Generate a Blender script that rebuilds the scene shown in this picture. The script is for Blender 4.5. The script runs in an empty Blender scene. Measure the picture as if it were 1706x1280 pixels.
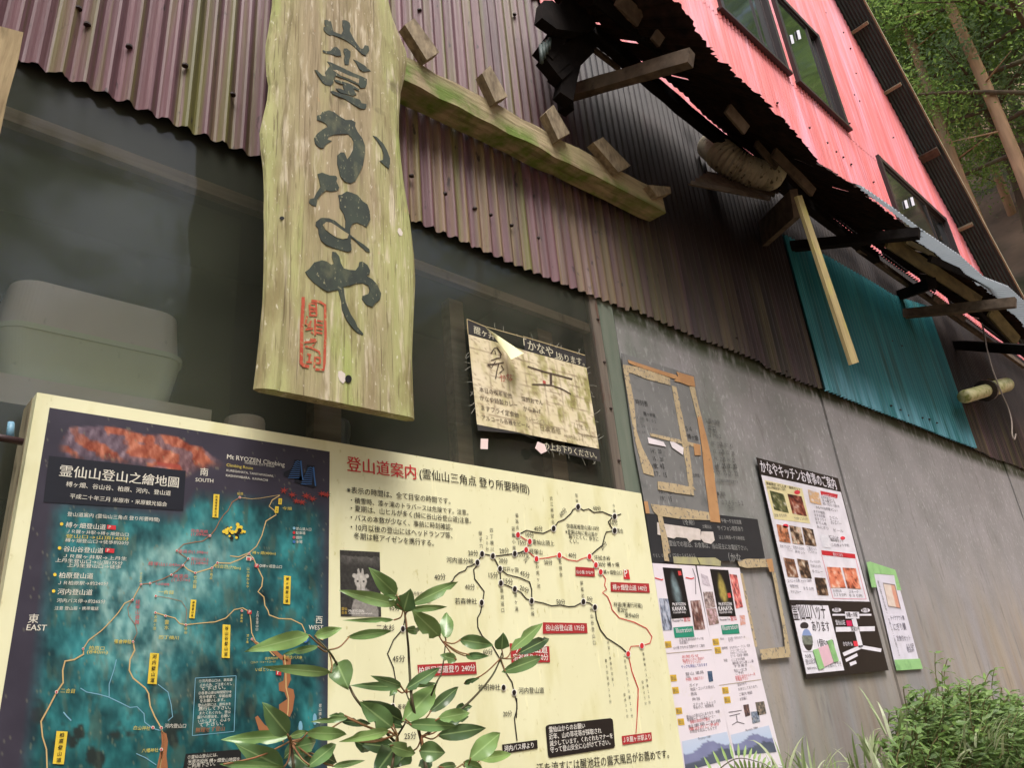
import bpy, bmesh, math, random
import numpy as np
from mathutils import Vector, Matrix
random.seed(7); RNG = np.random.default_rng(7)
SC = bpy.context.scene; COL = SC.collection
R = math.radians

# ---------------------------------------------------------------- camera
FPX = 1239.05; PW, PH = 1706.0, 1280.0
XC = Vector((0.73941468, 0.19977169, 0.64292862))      # wall direction, in camera axes (x right, y down, z forward)
YC = Vector((-0.66763876, 0.3406157, 0.66199655))      # into the wall
ZC = Vector((-0.08674342, -0.91873403, 0.38523157))    # up
CAM = Vector((0.0, -1.0663, 1.4))
cd = bpy.data.cameras.new('camera'); cam = bpy.data.objects.new('camera', cd); COL.objects.link(cam)
cd.sensor_width = 36.0; cd.lens = FPX / PW * 36.0; cd.clip_start = 0.02; cd.clip_end = 400
def camaxis(i): return Vector((XC[i], YC[i], ZC[i]))
cr, cu_, cb = camaxis(0), -camaxis(1), -camaxis(2)
cam.matrix_world = Matrix(((cr[0], cu_[0], cb[0], CAM[0]), (cr[1], cu_[1], cb[1], CAM[1]), (cr[2], cu_[2], cb[2], CAM[2]), (0, 0, 0, 1)))
SC.camera = cam
# ---------------------------------------------------------------- light: overcast daylight in a forest clearing
SUN_EL, SUN_AZ = R(59), R(205)      # azimuth from +Y clockwise: behind the camera, a little to its left
wd = bpy.data.worlds.new('World'); SC.world = wd; wd.use_nodes = True
nt = wd.node_tree; sky = nt.nodes.new('ShaderNodeTexSky'); sky.sky_type = 'NISHITA'; sky.sun_disc = False
sky.sun_elevation = SUN_EL; sky.sun_rotation = SUN_AZ; sky.dust_density = 4.0; sky.air_density = 1.0; sky.ozone_density = 1.0
bg = nt.nodes['Background']; bg.inputs['Strength'].default_value = 0.14
nt.links.new(sky.outputs[0], bg.inputs[0])
sd = bpy.data.lights.new('sun', 'SUN'); sd.energy = 1.9; sd.angle = R(35); sd.color = (1.0, 0.985, 0.965)
so = bpy.data.objects.new('sun', sd); COL.objects.link(so)
sdir = Vector((math.sin(SUN_AZ) * math.cos(SUN_EL), math.cos(SUN_AZ) * math.cos(SUN_EL), math.sin(SUN_EL)))
so.rotation_euler = sdir.to_track_quat('Z', 'Y').to_euler(); so.location = (0, -4, 9)
vs = SC.view_settings; vs.view_transform = 'Standard'; vs.look = 'None'; vs.exposure = 1.13; vs.gamma = 1.0; vs.use_curve_mapping = False
SC.cycles.max_bounces = 8; SC.cycles.transparent_max_bounces = 16; SC.cycles.diffuse_bounces = 3

# ---------------------------------------------------------------- measuring: a pixel of the photograph to a point on a plane y = const
def W(px, py, y=0.0):
    d = Vector((px - PW / 2, py - PH / 2, FPX))
    d = Vector((XC.dot(d), YC.dot(d), ZC.dot(d)))
    return CAM + d * ((y - CAM.y) / d.y)
def XZ(px, py, y): p = W(px, py, y); return (p.x, p.z)
def crop(ox, oy, s): return lambda x, y: (ox + x / s, oy + y / s)
C1 = crop(0, 0, 2.437); C2 = crop(400, 0, 2.8433); C3 = crop(850, 0, 3.102); C4 = crop(1200, 0, 3.368); C5 = crop(1200, 300, 3.368)
C6 = crop(400, 350, 2.6231); C7 = crop(0, 640, 2.8433); C8 = crop(550, 740, 2.8433)
CA = crop(0, 950, 3.877); CB = crop(350, 900, 3.368); CC = crop(750, 950, 3.877); CD = crop(1000, 560, 5.6867); CE = crop(1000, 760, 5.6867)
CF = crop(1080, 930, 3.6577); CG = crop(1240, 740, 3.2); CK1 = crop(430, 0, 6.0929); CK2 = crop(430, 160, 6.0929); CK3 = crop(430, 310, 6.0929); CK4 = crop(420, 490, 6.0929)
CH5 = crop(880, 0, 5.6867); CH6 = crop(1120, 180, 5.6867); CH7 = crop(1400, 330, 5.5654); CH8 = crop(1480, 480, 4.2655)
CS1 = crop(370, 940, 5.0176); CS2 = crop(370, 1090, 6.735); CS3 = crop(600, 1090, 6.735); CS4 = crop(640, 980, 5.8724)
CN = crop(760, 500, 4.4133); CBX = crop(0, 420, 3.7636)

# ---------------------------------------------------------------- mesh building
class MB:
    def __init__(s): s.v = []; s.f = []; s.m = []; s.col = None
    def add(s, vs, fs, mi=0):
        o = len(s.v); s.v += [tuple(v) for v in vs]
        for f in fs: s.f.append(tuple(i + o for i in f)); s.m.append(mi)
    def poly(s, pts, mi=0): s.add(pts, [tuple(range(len(pts)))], mi)
    def hexa(s, c, mi=0):      # 8 corners: bottom ring 0-3, top ring 4-7
        s.add(c, [(3, 2, 1, 0), (4, 5, 6, 7), (0, 1, 5, 4), (1, 2, 6, 5), (2, 3, 7, 6), (3, 0, 4, 7)], mi)
    def box(s, lo, hi, mi=0):
        (a, b, c), (d, e, f) = lo, hi
        s.hexa([(a, b, c), (d, b, c), (d, e, c), (a, e, c), (a, b, f), (d, b, f), (d, e, f), (a, e, f)], mi)
    def beam(s, p0, p1, w, h, up=(0, 0, 1), mi=0, taper=1.0, n=1, jit=0.0):
        p0, p1 = Vector(p0), Vector(p1); d = (p1 - p0).normalized(); up = Vector(up)
        sx = d.cross(up)
        if sx.length < 1e-4: sx = d.cross(Vector((0, 1, 0)))
        sx.normalize(); u = sx.cross(d)
        rings = []
        for i in range(n + 1):
            t = i / n; k = 1 + (taper - 1) * t; c = p0.lerp(p1, t)
            rings.append([c + sx * (w / 2 * a * k + random.uniform(-jit, jit)) + u * (h / 2 * b * k + random.uniform(-jit, jit)) for a, b in ((-1, -1), (1, -1), (1, 1), (-1, 1))])
        vs = [p for r in rings for p in r]; fs = [(0, 1, 2, 3), tuple(reversed([4 * n + k for k in range(4)]))]
        for i in range(n):
            for k in range(4): fs.append((4 * i + k, 4 * i + 4 + k, 4 * i + 4 + (k + 1) % 4, 4 * i + (k + 1) % 4))
        s.add(vs, fs, mi)
    def tube(s, pts, rad, n=8, mi=0, cap=True):
        pts = [Vector(p) for p in pts]; m = len(pts)
        if not hasattr(rad, '__len__'): rad = [rad] * m
        vs = []; ref = None
        for i, p in enumerate(pts):
            d = (pts[min(i + 1, m - 1)] - pts[max(i - 1, 0)]).normalized()
            if ref is None:
                ref = d.orthogonal().normalized()
            ref = (ref - d * ref.dot(d)); ref = ref.normalized() if ref.length > 1e-6 else d.orthogonal().normalized()
            b = d.cross(ref)
            for k in range(n):
                a = 2 * math.pi * k / n; vs.append(p + (ref * math.cos(a) + b * math.sin(a)) * rad[i])
        fs = []
        for i in range(m - 1):
            for k in range(n): fs.append((i * n + k, i * n + (k + 1) % n, (i + 1) * n + (k + 1) % n, (i + 1) * n + k))
        if cap: fs.append(tuple(reversed(range(n)))); fs.append(tuple((m - 1) * n + k for k in range(n)))
        s.add(vs, fs, mi)
    def lathe(s, c, prof, n=20, mi=0):
        vs = []; m = len(prof)
        for r, z in prof:
            for k in range(n):
                a = 2 * math.pi * k / n; vs.append((c[0] + r * math.cos(a), c[1] + r * math.sin(a), c[2] + z))
        fs = [(i * n + k, i * n + (k + 1) % n, (i + 1) * n + (k + 1) % n, (i + 1) * n + k) for i in range(m - 1) for k in range(n)]
        fs.append(tuple(reversed(range(n)))); fs.append(tuple((m - 1) * n + k for k in range(n)))
        s.add(vs, fs, mi)
    # things measured on a plane y = const
    def plate(s, pix, y, thick, mi=0):   # outline in photo pixels at depth y, given a real thickness behind it
        q = [XZ(px, py, y) for px, py in pix]; s.slab(q, y, thick, mi)
    def slab(s, q, y, thick, mi=0):
        n = len(q); a = sum(q[i][0] * q[(i + 1) % n][1] - q[(i + 1) % n][0] * q[i][1] for i in range(n))
        if a < 0: q = q[::-1]
        vs = [(x, y, z) for x, z in q] + [(x, y + thick, z) for x, z in q]
        fs = [tuple(range(n)), tuple(reversed(range(n, 2 * n)))] + [(i, i + n, (i + 1) % n + n, (i + 1) % n) for i in range(n)]
        s.add(vs, fs, mi)
    def sheet(s, pix, y, mi=0):
        q = [XZ(px, py, y) for px, py in pix]; n = len(q)
        a = sum(q[i][0] * q[(i + 1) % n][1] - q[(i + 1) % n][0] * q[i][1] for i in range(n))
        if a < 0: q = q[::-1]
        s.poly([(x, y, z) for x, z in q], mi)
    def ellipse(s, cx, cy, rx, ry, y, mi=0, n=16, rot=0):
        s.sheet([(cx + rx * math.cos(2 * math.pi * k / n) * math.cos(rot) - ry * math.sin(2 * math.pi * k / n) * math.sin(rot),
                  cy + rx * math.cos(2 * math.pi * k / n) * math.sin(rot) + ry * math.sin(2 * math.pi * k / n) * math.cos(rot)) for k in range(n)], y, mi)
    def ribbon(s, pix, w, y, mi=0, cap=False):      # polyline with width(s) in photo pixels
        n = len(pix)
        if not hasattr(w, '__len__'): w = [w] * n
        L = []; Rr = []
        for i, (x, yy) in enumerate(pix):
            a = pix[max(i - 1, 0)]; b = pix[min(i + 1, n - 1)]; dx, dy = b[0] - a[0], b[1] - a[1]; l = math.hypot(dx, dy) or 1
            nx, ny = -dy / l, dx / l; L.append((x + nx * w[i] / 2, yy + ny * w[i] / 2)); Rr.append((x - nx * w[i] / 2, yy - ny * w[i] / 2))
        vs = [W(*p, y) for p in L] + [W(*p, y) for p in Rr]
        s.add(vs, [(i, i + 1, n + i + 1, n + i) for i in range(n - 1)], mi)
        if cap:
            for i in (0, n - 1): s.ellipse(pix[i][0], pix[i][1], w[i] / 2, w[i] / 2, y - 0.0001 * (1 + i), mi, 10)

LOC = {}
def part(mb, name, mats, parent=None, label=None, kind=None, smooth=False):
    me = bpy.data.meshes.new(name); off = LOC.get(parent.name, Vector((0, 0, 0))) if parent else Vector((0, 0, 0))
    v = mb.v if off.length == 0 else [(a - off.x, b - off.y, c - off.z) for a, b, c in mb.v]
    me.from_pydata(v, [], mb.f)
    if not isinstance(mats, (list, tuple)): mats = [mats]
    for m in mats: me.materials.append(m)
    if len(mats) > 1: me.polygons.foreach_set('material_index', mb.m)
    if smooth: me.polygons.foreach_set('use_smooth', [True] * len(me.polygons))
    if mb.col is not None:
        at = me.color_attributes.new('Col', 'FLOAT_COLOR', 'POINT'); at.data.foreach_set('color', np.asarray(mb.col, dtype=np.float32).ravel())
    me.update(); o = bpy.data.objects.new(name, me); COL.objects.link(o)
    if parent: o.parent = parent; LOC[o.name] = off
    if label: o['label'] = label
    if kind: o['kind'] = kind
    return o
def tag(o, label, cat, group=None, kind=None):
    if label: o['label'] = label
    if cat: o['category'] = cat
    if group: o['group'] = group
    if kind: o['kind'] = kind
    return o
def thing(name, label, cat, loc=(0, 0, 0), group=None):
    o = bpy.data.objects.new(name, None); COL.objects.link(o); o.location = loc; o.empty_display_size = 0.1
    LOC[o.name] = Vector(loc); return tag(o, label, cat, group)
def solo(mb, name, mats, label, cat, group=None, smooth=False, base=None):
    a = np.array(mb.v); c = base or ((a[:, 0].min() + a[:, 0].max()) / 2, (a[:, 1].min() + a[:, 1].max()) / 2, a[:, 2].min())
    mb.v = [tuple(r) for r in (a - np.array(c))]
    o = part(mb, name, mats, None, smooth=smooth); o.location = c; return tag(o, label, cat, group)

# ---------------------------------------------------------------- materials
def nodes(name):
    m = bpy.data.materials.new(name); m.use_nodes = True; t = m.node_tree; b = t.nodes['Principled BSDF']; return m, t, b
def rgba(c): return (c[0], c[1], c[2], 1)
def s2l(r, g, b): return tuple(((c / 255) / 12.92 if c / 255 <= .04045 else ((c / 255 + .055) / 1.055) ** 2.4) for c in (r, g, b))
def noise(t, vec, sc, detail=4, rough=0.55, dist=0.0):
    mul = t.nodes.new('ShaderNodeVectorMath'); mul.operation = 'MULTIPLY'; mul.inputs[1].default_value = sc; t.links.new(vec, mul.inputs[0])
    n = t.nodes.new('ShaderNodeTexNoise'); n.inputs['Scale'].default_value = 1; n.inputs['Detail'].default_value = detail
    n.inputs['Roughness'].default_value = rough; n.inputs['Distortion'].default_value = dist; t.links.new(mul.outputs[0], n.inputs['Vector']); return n.outputs['Fac']
def mrange(t, v, lo, hi, o0=0, o1=1):
    r = t.nodes.new('ShaderNodeMapRange'); r.clamp = True
    for k, x in zip((1, 2, 3, 4), (lo, hi, o0, o1)): r.inputs[k].default_value = x
    t.links.new(v, r.inputs[0]); return r.outputs[0]
def math_(t, op, a, b):
    n = t.nodes.new('ShaderNodeMath'); n.operation = op; n.use_clamp = False
    for i, x in enumerate((a, b)):
        if isinstance(x, (int, float)): n.inputs[i].default_value = x
        else: t.links.new(x, n.inputs[i])
    return n.outputs[0]
def mixc(t, fac, a, b):
    n = t.nodes.new('ShaderNodeMix'); n.data_type = 'RGBA'
    if isinstance(fac, (int, float)): n.inputs[0].default_value = fac
    else: t.links.new(fac, n.inputs[0])
    for i, x in ((6, a), (7, b)):
        if isinstance(x, tuple): n.inputs[i].default_value = rgba(x)
        else: t.links.new(x, n.inputs[i])
    return n.outputs[2]
def M(name, base, ramp=None, sc=(8, 8, 8), layers=(), rough=0.7, bump=0.0, bsc=None, spec=0.3, metal=0.0, detail=5, obj=False):
    """base colour, a second colour blended by a stretched noise, then layers, mostly stains: (colour, scale, lo, hi, amount[, (zlo, zhi)[, (xlo, xhi)]])"""
    m, t, b = nodes(name)
    if obj: vec = t.nodes.new('ShaderNodeTexCoord').outputs['Object']
    else: vec = t.nodes.new('ShaderNodeNewGeometry').outputs['Position']
    c = base
    if ramp: c = mixc(t, mrange(t, noise(t, vec, sc, detail), 0.32, 0.68), base, ramp)
    sep = None
    for L in layers:
        f = mrange(t, noise(t, vec, L[1], 5), L[2], L[3], 0, L[4])
        for ax, k in (('Z', 5), ('X', 6)):
            if len(L) > k and L[k]:
                if sep is None: sep = t.nodes.new('ShaderNodeSeparateXYZ'); t.links.new(vec, sep.inputs[0])
                f = math_(t, 'MULTIPLY', f, mrange(t, sep.outputs[ax], L[k][0], L[k][1]))
        c = mixc(t, f, c, L[0])
    if isinstance(c, tuple): b.inputs['Base Color'].default_value = rgba(c)
    else: t.links.new(c, b.inputs['Base Color'])
    b.inputs['Roughness'].default_value = rough; b.inputs['Specular IOR Level'].default_value = spec; b.inputs['Metallic'].default_value = metal
    if bump:
        bn = t.nodes.new('ShaderNodeBump'); bn.inputs['Strength'].default_value = bump; bn.inputs['Distance'].default_value = 0.01
        t.links.new(noise(t, vec, bsc or sc, 6, 0.6), bn.inputs['Height']); t.links.new(bn.outputs[0], b.inputs['Normal'])
    return m
def flat(name, c, rough=0.6, spec=0.3): return M(name, c, rough=rough, spec=spec)
_ink = {}
def ink(r, g, b, rough=0.5):      # printing ink or paint, sRGB 0-255; slightly uneven
    k = (r, g, b, rough)
    if k not in _ink:
        c = s2l(r, g, b); _ink[k] = M('ink_%d_%d_%d' % (r, g, b), c, tuple(x * 0.86 for x in c), (22, 22, 22), rough=rough)
    return _ink[k]
def printed(name, rough=0.45):
    m, t, b = nodes(name); a = t.nodes.new('ShaderNodeVertexColor'); a.layer_name = 'Col'; t.links.new(a.outputs[0], b.inputs['Base Color'])
    b.inputs['Roughness'].default_value = rough; b.inputs['Specular IOR Level'].default_value = 0.3; return m

# value noise for printed pictures
def vnoise(x, y, seed=0, octv=4):
    out = np.zeros_like(x, dtype=float); amp = 1.0; tot = 0
    for o in range(octv):
        g = np.random.default_rng(seed * 17 + o).random((64, 64)); xi = np.floor(x).astype(int); yi = np.floor(y).astype(int); fx = x - xi; fy = y - yi
        fx = fx * fx * (3 - 2 * fx); fy = fy * fy * (3 - 2 * fy)
        a = g[xi % 64, yi % 64]; b_ = g[(xi + 1) % 64, yi % 64]; c = g[xi % 64, (yi + 1) % 64]; d = g[(xi + 1) % 64, (yi + 1) % 64]
        out += amp * ((a * (1 - fx) + b_ * fx) * (1 - fy) + (c * (1 - fx) + d * fx) * fy); tot += amp; amp *= 0.5; x = x * 2.03 + 5.1; y = y * 2.03 + 1.7
    return out / tot
def picture(mb, quad, y, fn, nx=24, ny=24):
    """a printed picture: grid over a pixel quad (TL,TR,BR,BL), colour from fn(u, v, px, py) -> sRGB 0-255 arrays"""
    q = [np.array(XZ(px, py, y)) for px, py in quad]; u = np.linspace(0, 1, nx + 1); v = np.linspace(0, 1, ny + 1); U, V = np.meshgrid(u, v)
    top = q[0][None, None] * (1 - U[..., None]) + q[1][None, None] * U[..., None]; bot = q[3][None, None] * (1 - U[..., None]) + q[2][None, None] * U[..., None]
    P = top * (1 - V[..., None]) + bot * V[..., None]
    qa = [np.array(p, float) for p in quad]
    PX = ((qa[0] * (1 - U[..., None]) + qa[1] * U[..., None]) * (1 - V[..., None]) + (qa[3] * (1 - U[..., None]) + qa[2] * U[..., None]) * V[..., None])
    rgb = np.clip(np.stack([np.broadcast_to(np.asarray(c, float), U.shape) for c in fn(U, V, PX[..., 0], PX[..., 1])], -1) / 255, 0, 1)
    lin = np.where(rgb <= .04045, rgb / 12.92, ((rgb + .055) / 1.055) ** 2.4)
    vs = [(p[0], y, p[1]) for p in P.reshape(-1, 2)]; w = nx + 1
    fs = [(j * w + i, (j + 1) * w + i, (j + 1) * w + i + 1, j * w + i + 1) for j in range(ny) for i in range(nx)]
    mb.add(vs, fs); c4 = np.concatenate([lin.reshape(-1, 3), np.ones((len(vs), 1))], 1)
    mb.col = c4 if mb.col is None else np.concatenate([mb.col, c4])

# ---------------------------------------------------------------- lettering
_tc = {}
def glyphs(s, off=0.0, res=2):
    k = (s, off, res)
    if k not in _tc:
        cu = bpy.data.curves.new('txt', 'FONT'); cu.body = s; cu.fill_mode = 'FRONT'; cu.resolution_u = res; cu.offset = off
        o = bpy.data.objects.new('txt', cu); COL.objects.link(o); dg = bpy.context.evaluated_depsgraph_get()
        me = bpy.data.meshes.new_from_object(o.evaluated_get(dg)); v = np.array([tuple(x.co)[:2] for x in me.vertices]) if len(me.vertices) else np.zeros((0, 2))
        f = [tuple(p.vertices) for p in me.polygons]; bpy.data.objects.remove(o); bpy.data.curves.remove(cu); bpy.data.meshes.remove(me); _tc[k] = (v, f)
    return _tc[k]
def T(mb, s, p0, p1, y, mi=0, off=0.0, hs=1.0, res=2, mh=None):
    """text whose baseline runs from pixel p0 to pixel p1 on the plane y; hs stretches its height"""
    if off > 0:
        g = off * (p1[0] - p0[0]) / max(sum(1.0 if ord(c) > 255 else .55 for c in s), 1) * .5
        for q in (-g, g): T(mb, s, (p0[0] + q, p0[1]), (p1[0] + q, p1[1]), y - .00003 * (q > 0), mi, 0.0, hs, res, mh)
        return
    v, f = glyphs(s, 0.0, res)
    if not len(v): return
    a = np.array(XZ(*p0, y)); b = np.array(XZ(*p1, y)); d = b - a; L = np.linalg.norm(d); d /= L; n = np.array((-d[1], d[0]))
    x0, x1 = v[:, 0].min(), v[:, 0].max(); k = L / max(x1 - x0, 1e-6)
    kz = k * hs if mh is None else min(k * hs, mh)
    P = a + np.outer((v[:, 0] - x0) * k, d) + np.outer(v[:, 1] * kz, n)
    mb.add([(p[0], y, p[1]) for p in P], f, mi)
def VT(mb, s, p0, p1, y, w=None, mi=0, off=0.0, fill=0.86):
    """vertical text: characters stacked in equal cells from pixel p0 (top centre) to p1 (bottom centre)"""
    n = len(s); a = np.array(XZ(*p0, y)); b = np.array(XZ(*p1, y)); h = np.linalg.norm(b - a) / n; ww = h * fill if w is None else XZ(p0[0] + w, p0[1], y)[0] - a[0]
    for i, ch in enumerate(s):
        v, f = glyphs(ch, off, 2)
        if not len(v): continue
        c = a + (b - a) * (i + 0.5) / n; k = ww / 0.95
        ctr = np.array((0.45 if ord(ch) > 255 else (v[:, 0].min() + v[:, 0].max()) / 2, 0.34))
        P = c + (v - ctr) * k; mb.add([(p[0], y, p[1]) for p in P], f, mi)
def frame_px(pts, cr_): return [cr_(*p) for p in pts]

# ================================================================ materials of the place
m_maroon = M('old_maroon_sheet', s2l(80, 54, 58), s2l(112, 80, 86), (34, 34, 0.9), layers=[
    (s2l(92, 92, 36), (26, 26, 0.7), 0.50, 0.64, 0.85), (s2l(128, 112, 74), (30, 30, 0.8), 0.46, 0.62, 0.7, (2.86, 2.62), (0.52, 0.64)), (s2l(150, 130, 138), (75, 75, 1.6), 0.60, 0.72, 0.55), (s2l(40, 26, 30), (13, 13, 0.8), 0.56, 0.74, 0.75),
    (s2l(58, 40, 34), (3, 3, 3), 0.5, 0.7, 0.5, None, (1.4, 2.6)), (s2l(28, 20, 22), (60, 60, 22), 0.64, 0.72, 0.8), (s2l(13, 9, 14), (2.5, 2.5, 2.5), 0.12, 0.40, 0.97, (2.52, 2.78), (1.18, 1.5)), (s2l(40, 30, 26), (16, 16, 0.8), 0.15, 0.6, 0.9, None, (1.25, 1.85))], rough=0.55, bump=0.15, bsc=(60, 60, 8))  # near-black layer under the awning: soot plus the awning's shade put into the colour
m_pink = M('faded_pink_sheet', s2l(198, 100, 99), s2l(206, 112, 110), (22, 22, 0.6), layers=[
    (s2l(222, 146, 152), (30, 30, 0.5), 0.46, 0.74, 0.7), (s2l(226, 176, 200), (12, 12, 1.2), 0.46, 0.72, 0.5), (s2l(158, 76, 74), (34, 34, 0.8), 0.56, 0.74, 0.6), (s2l(140, 84, 80), (90, 90, 2.0), 0.64, 0.74, 0.5),
    (s2l(90, 50, 54), (70, 70, 55), 0.71, 0.75, 0.8)], rough=0.6)
m_teal = M('teal_sheet', s2l(24, 92, 100), s2l(40, 112, 116), (24, 24, 0.8), layers=[
    (s2l(120, 176, 196), (18, 18, 1.0), 0.36, 0.62, 0.75, (2.50, 2.36)), (s2l(30, 62, 50), (14, 14, 1.4), 0.5, 0.68, 0.7), (s2l(90, 160, 170), (60, 60, 0.7), 0.62, 0.72, 0.5)], rough=0.5)
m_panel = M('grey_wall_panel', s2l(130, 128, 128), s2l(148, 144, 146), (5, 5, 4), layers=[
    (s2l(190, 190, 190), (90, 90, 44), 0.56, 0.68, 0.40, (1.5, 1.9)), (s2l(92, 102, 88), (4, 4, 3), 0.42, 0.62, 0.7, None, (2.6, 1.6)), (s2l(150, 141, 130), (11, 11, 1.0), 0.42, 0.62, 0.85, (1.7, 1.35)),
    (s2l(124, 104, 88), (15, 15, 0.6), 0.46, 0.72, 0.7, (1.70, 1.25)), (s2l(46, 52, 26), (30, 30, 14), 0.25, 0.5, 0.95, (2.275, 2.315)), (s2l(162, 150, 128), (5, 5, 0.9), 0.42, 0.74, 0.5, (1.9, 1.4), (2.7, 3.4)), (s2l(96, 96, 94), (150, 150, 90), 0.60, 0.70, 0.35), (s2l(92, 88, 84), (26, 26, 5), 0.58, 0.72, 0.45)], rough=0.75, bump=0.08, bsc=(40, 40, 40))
m_greenboard = M('green_painted_board', s2l(92, 102, 90), s2l(108, 114, 102), (30, 30, 5), layers=[(s2l(60, 44, 36), (40, 40, 3), 0.62, 0.72, 0.6)], rough=0.7)
m_lumber = M('weathered_lumber', s2l(128, 112, 92), s2l(96, 82, 66), (4, 40, 60), layers=[(s2l(60, 46, 38), (30, 30, 8), 0.6, 0.72, 0.7)], rough=0.8, bump=0.2)
m_jamb = M('rusty_nailed_jamb', s2l(112, 102, 92), s2l(88, 80, 72), (60, 60, 4), layers=[(s2l(86, 52, 36), (40, 40, 9), 0.58, 0.70, 0.8)], rough=0.8, bump=0.2)
m_dark = M('dark_room', s2l(52, 56, 52), s2l(38, 40, 38), (3, 3, 3), rough=0.9)
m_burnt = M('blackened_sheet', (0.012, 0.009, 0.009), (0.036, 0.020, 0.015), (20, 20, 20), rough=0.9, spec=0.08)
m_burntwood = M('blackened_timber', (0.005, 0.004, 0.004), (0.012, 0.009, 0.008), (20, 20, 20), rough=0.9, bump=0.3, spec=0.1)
m_oldwood = M('old_brown_timber', s2l(100, 86, 72), s2l(68, 57, 47), (24, 24, 24), layers=[(s2l(44, 34, 28), (34, 34, 34), 0.6, 0.72, 0.8)], rough=0.85, bump=0.3)
m_mossplank = M('olive_timber', s2l(110, 98, 62), s2l(76, 66, 42), (10, 40, 40), rough=0.85, bump=0.2)
m_roofunder = M('dark_roof_sheet', s2l(66, 78, 76), s2l(52, 62, 60), (6, 6, 6), rough=0.6)
m_fascia = M('pale_verge_strip', s2l(168, 158, 130), s2l(140, 132, 108), (9, 9, 9))
m_frame = flat('dark_window_frame', s2l(48, 38, 38), 0.4, 0.5)
m_soil = M('forest_soil', s2l(150, 122, 102), s2l(112, 92, 76), (0.9, 0.9, 0.9), layers=[(s2l(110, 94, 76), (4, 4, 4), 0.55, 0.7, 0.7), (s2l(58, 70, 34), (0.5, 0.5, 0.5), 0.52, 0.66, 0.7)], rough=0.95, bump=0.5, bsc=(3, 3, 3))
m_nail = flat('rusty_nail', s2l(44, 30, 26), 0.6)
m_white = flat('white_plastic', s2l(215, 215, 225), 0.4)

def glass_mat():
    m, t, b = nodes('window_glass'); b.inputs['Base Color'].default_value = (0.012, 0.014, 0.014, 1); b.inputs['Roughness'].default_value = 0.06
    b.inputs['Specular IOR Level'].default_value = 1.0; b.inputs['IOR'].default_value = 1.75; return m
m_glass = glass_mat()
def film_mat(name, dust, amount, gloss=0.05, seed=0.0):
    """clear plastic sheeting with dust on it"""
    m, t, b = nodes(name); out = t.nodes['Material Output']; vec = t.nodes.new('ShaderNodeNewGeometry').outputs['Position']
    tr = t.nodes.new('ShaderNodeBsdfTransparent'); tr.inputs[0].default_value = (0.97, 0.98, 0.97, 1); df = t.nodes.new('ShaderNodeBsdfDiffuse'); df.inputs[0].default_value = rgba(dust)
    n1 = mrange(t, noise(t, vec, (3 + seed, 3, 3), 6), 0.3, 0.75, 0.55 * amount, 1.45 * amount); n2 = mrange(t, noise(t, vec, (130, 130, 60), 2), 0.70, 0.78, 0, 0.12)
    n3 = mrange(t, noise(t, vec, (160, 160, 3), 3), 0.72, 0.80, 0, 0.12)
    f = math_(t, 'ADD', n1, math_(t, 'ADD', n2, n3)); x = t.nodes.new('ShaderNodeMixShader'); t.links.new(f, x.inputs[0]); t.links.new(tr.outputs[0], x.inputs[1]); t.links.new(df.outputs[0], x.inputs[2])
    g = t.nodes.new('ShaderNodeBsdfGlossy'); g.inputs['Roughness'].default_value = gloss; fr = t.nodes.new('ShaderNodeFresnel'); fr.inputs[0].default_value = 1.35
    y = t.nodes.new('ShaderNodeMixShader'); t.links.new(fr.outputs[0], y.inputs[0]); t.links.new(x.outputs[0], y.inputs[1]); t.links.new(g.outputs[0], y.inputs[2]); t.links.new(y.outputs[0], out.inputs[0])
    t.nodes.remove(b); return m
m_film = film_mat('dusty_plastic_film', s2l(134, 138, 122), 0.12)
m_film2 = film_mat('hazy_plastic_film', s2l(116, 136, 98), 0.17, 0.12, 1.7)
def poly_mat():
    m, t, b = nodes('pale_translucent_sheet'); out = t.nodes['Material Output']; b.inputs['Base Color'].default_value = rgba(s2l(150, 158, 164)); b.inputs['Roughness'].default_value = 0.4
    tl = t.nodes.new('ShaderNodeBsdfTranslucent'); tl.inputs[0].default_value = rgba(s2l(150, 158, 164)); x = t.nodes.new('ShaderNodeMixShader'); x.inputs[0].default_value = 0.4
    t.links.new(b.outputs[0], x.inputs[1]); t.links.new(tl.outputs[0], x.inputs[2]); t.links.new(x.outputs[0], out.inputs[0]); return m
m_polysheet = poly_mat()

# ================================================================ ground
def hz(x, y):
    base = 0.2 * np.clip(x, -2, 9) + 0.0 * y
    d = np.maximum(0, (x - 8.3)) * 0.95 + np.maximum(0, (y - 7)) * 0.55
    d = np.minimum(d, 75)
    bank = np.clip(-(y + 5) / 8, 0, 1) * -0.8
    return base + d + bank
gx = np.concatenate([np.linspace(-120, -12, 14), np.linspace(-10, 20, 61), np.linspace(21, 60, 40), np.linspace(64, 200, 18)])
gy = np.concatenate([np.linspace(-150, -14, 14), np.linspace(-12, 30, 64), np.linspace(32, 160, 24)])
GX, GY = np.meshgrid(gx, gy); far = np.clip((GX - 9) / 4, 0, 1) + np.clip((GY - 8) / 4, 0, 1)
GZ = hz(GX, GY) + (vnoise(GX * 0.35 + 50, GY * 0.35 + 50, 3) - 0.5) * (0.06 + 1.2 * np.minimum(far, 1))
mb = MB(); nx = len(gx); mb.add(np.stack([GX, GY, GZ], -1).reshape(-1, 3).tolist(), [(j * nx + i, j * nx + i + 1, (j + 1) * nx + i + 1, (j + 1) * nx + i) for j in range(len(gy) - 1) for i in range(nx - 1)])
o = part(mb, 'ground', m_soil, smooth=True); o['kind'] = 'structure'
def ground_z(x, y): return float(hz(np.array(float(x)), np.array(float(y))))

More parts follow.
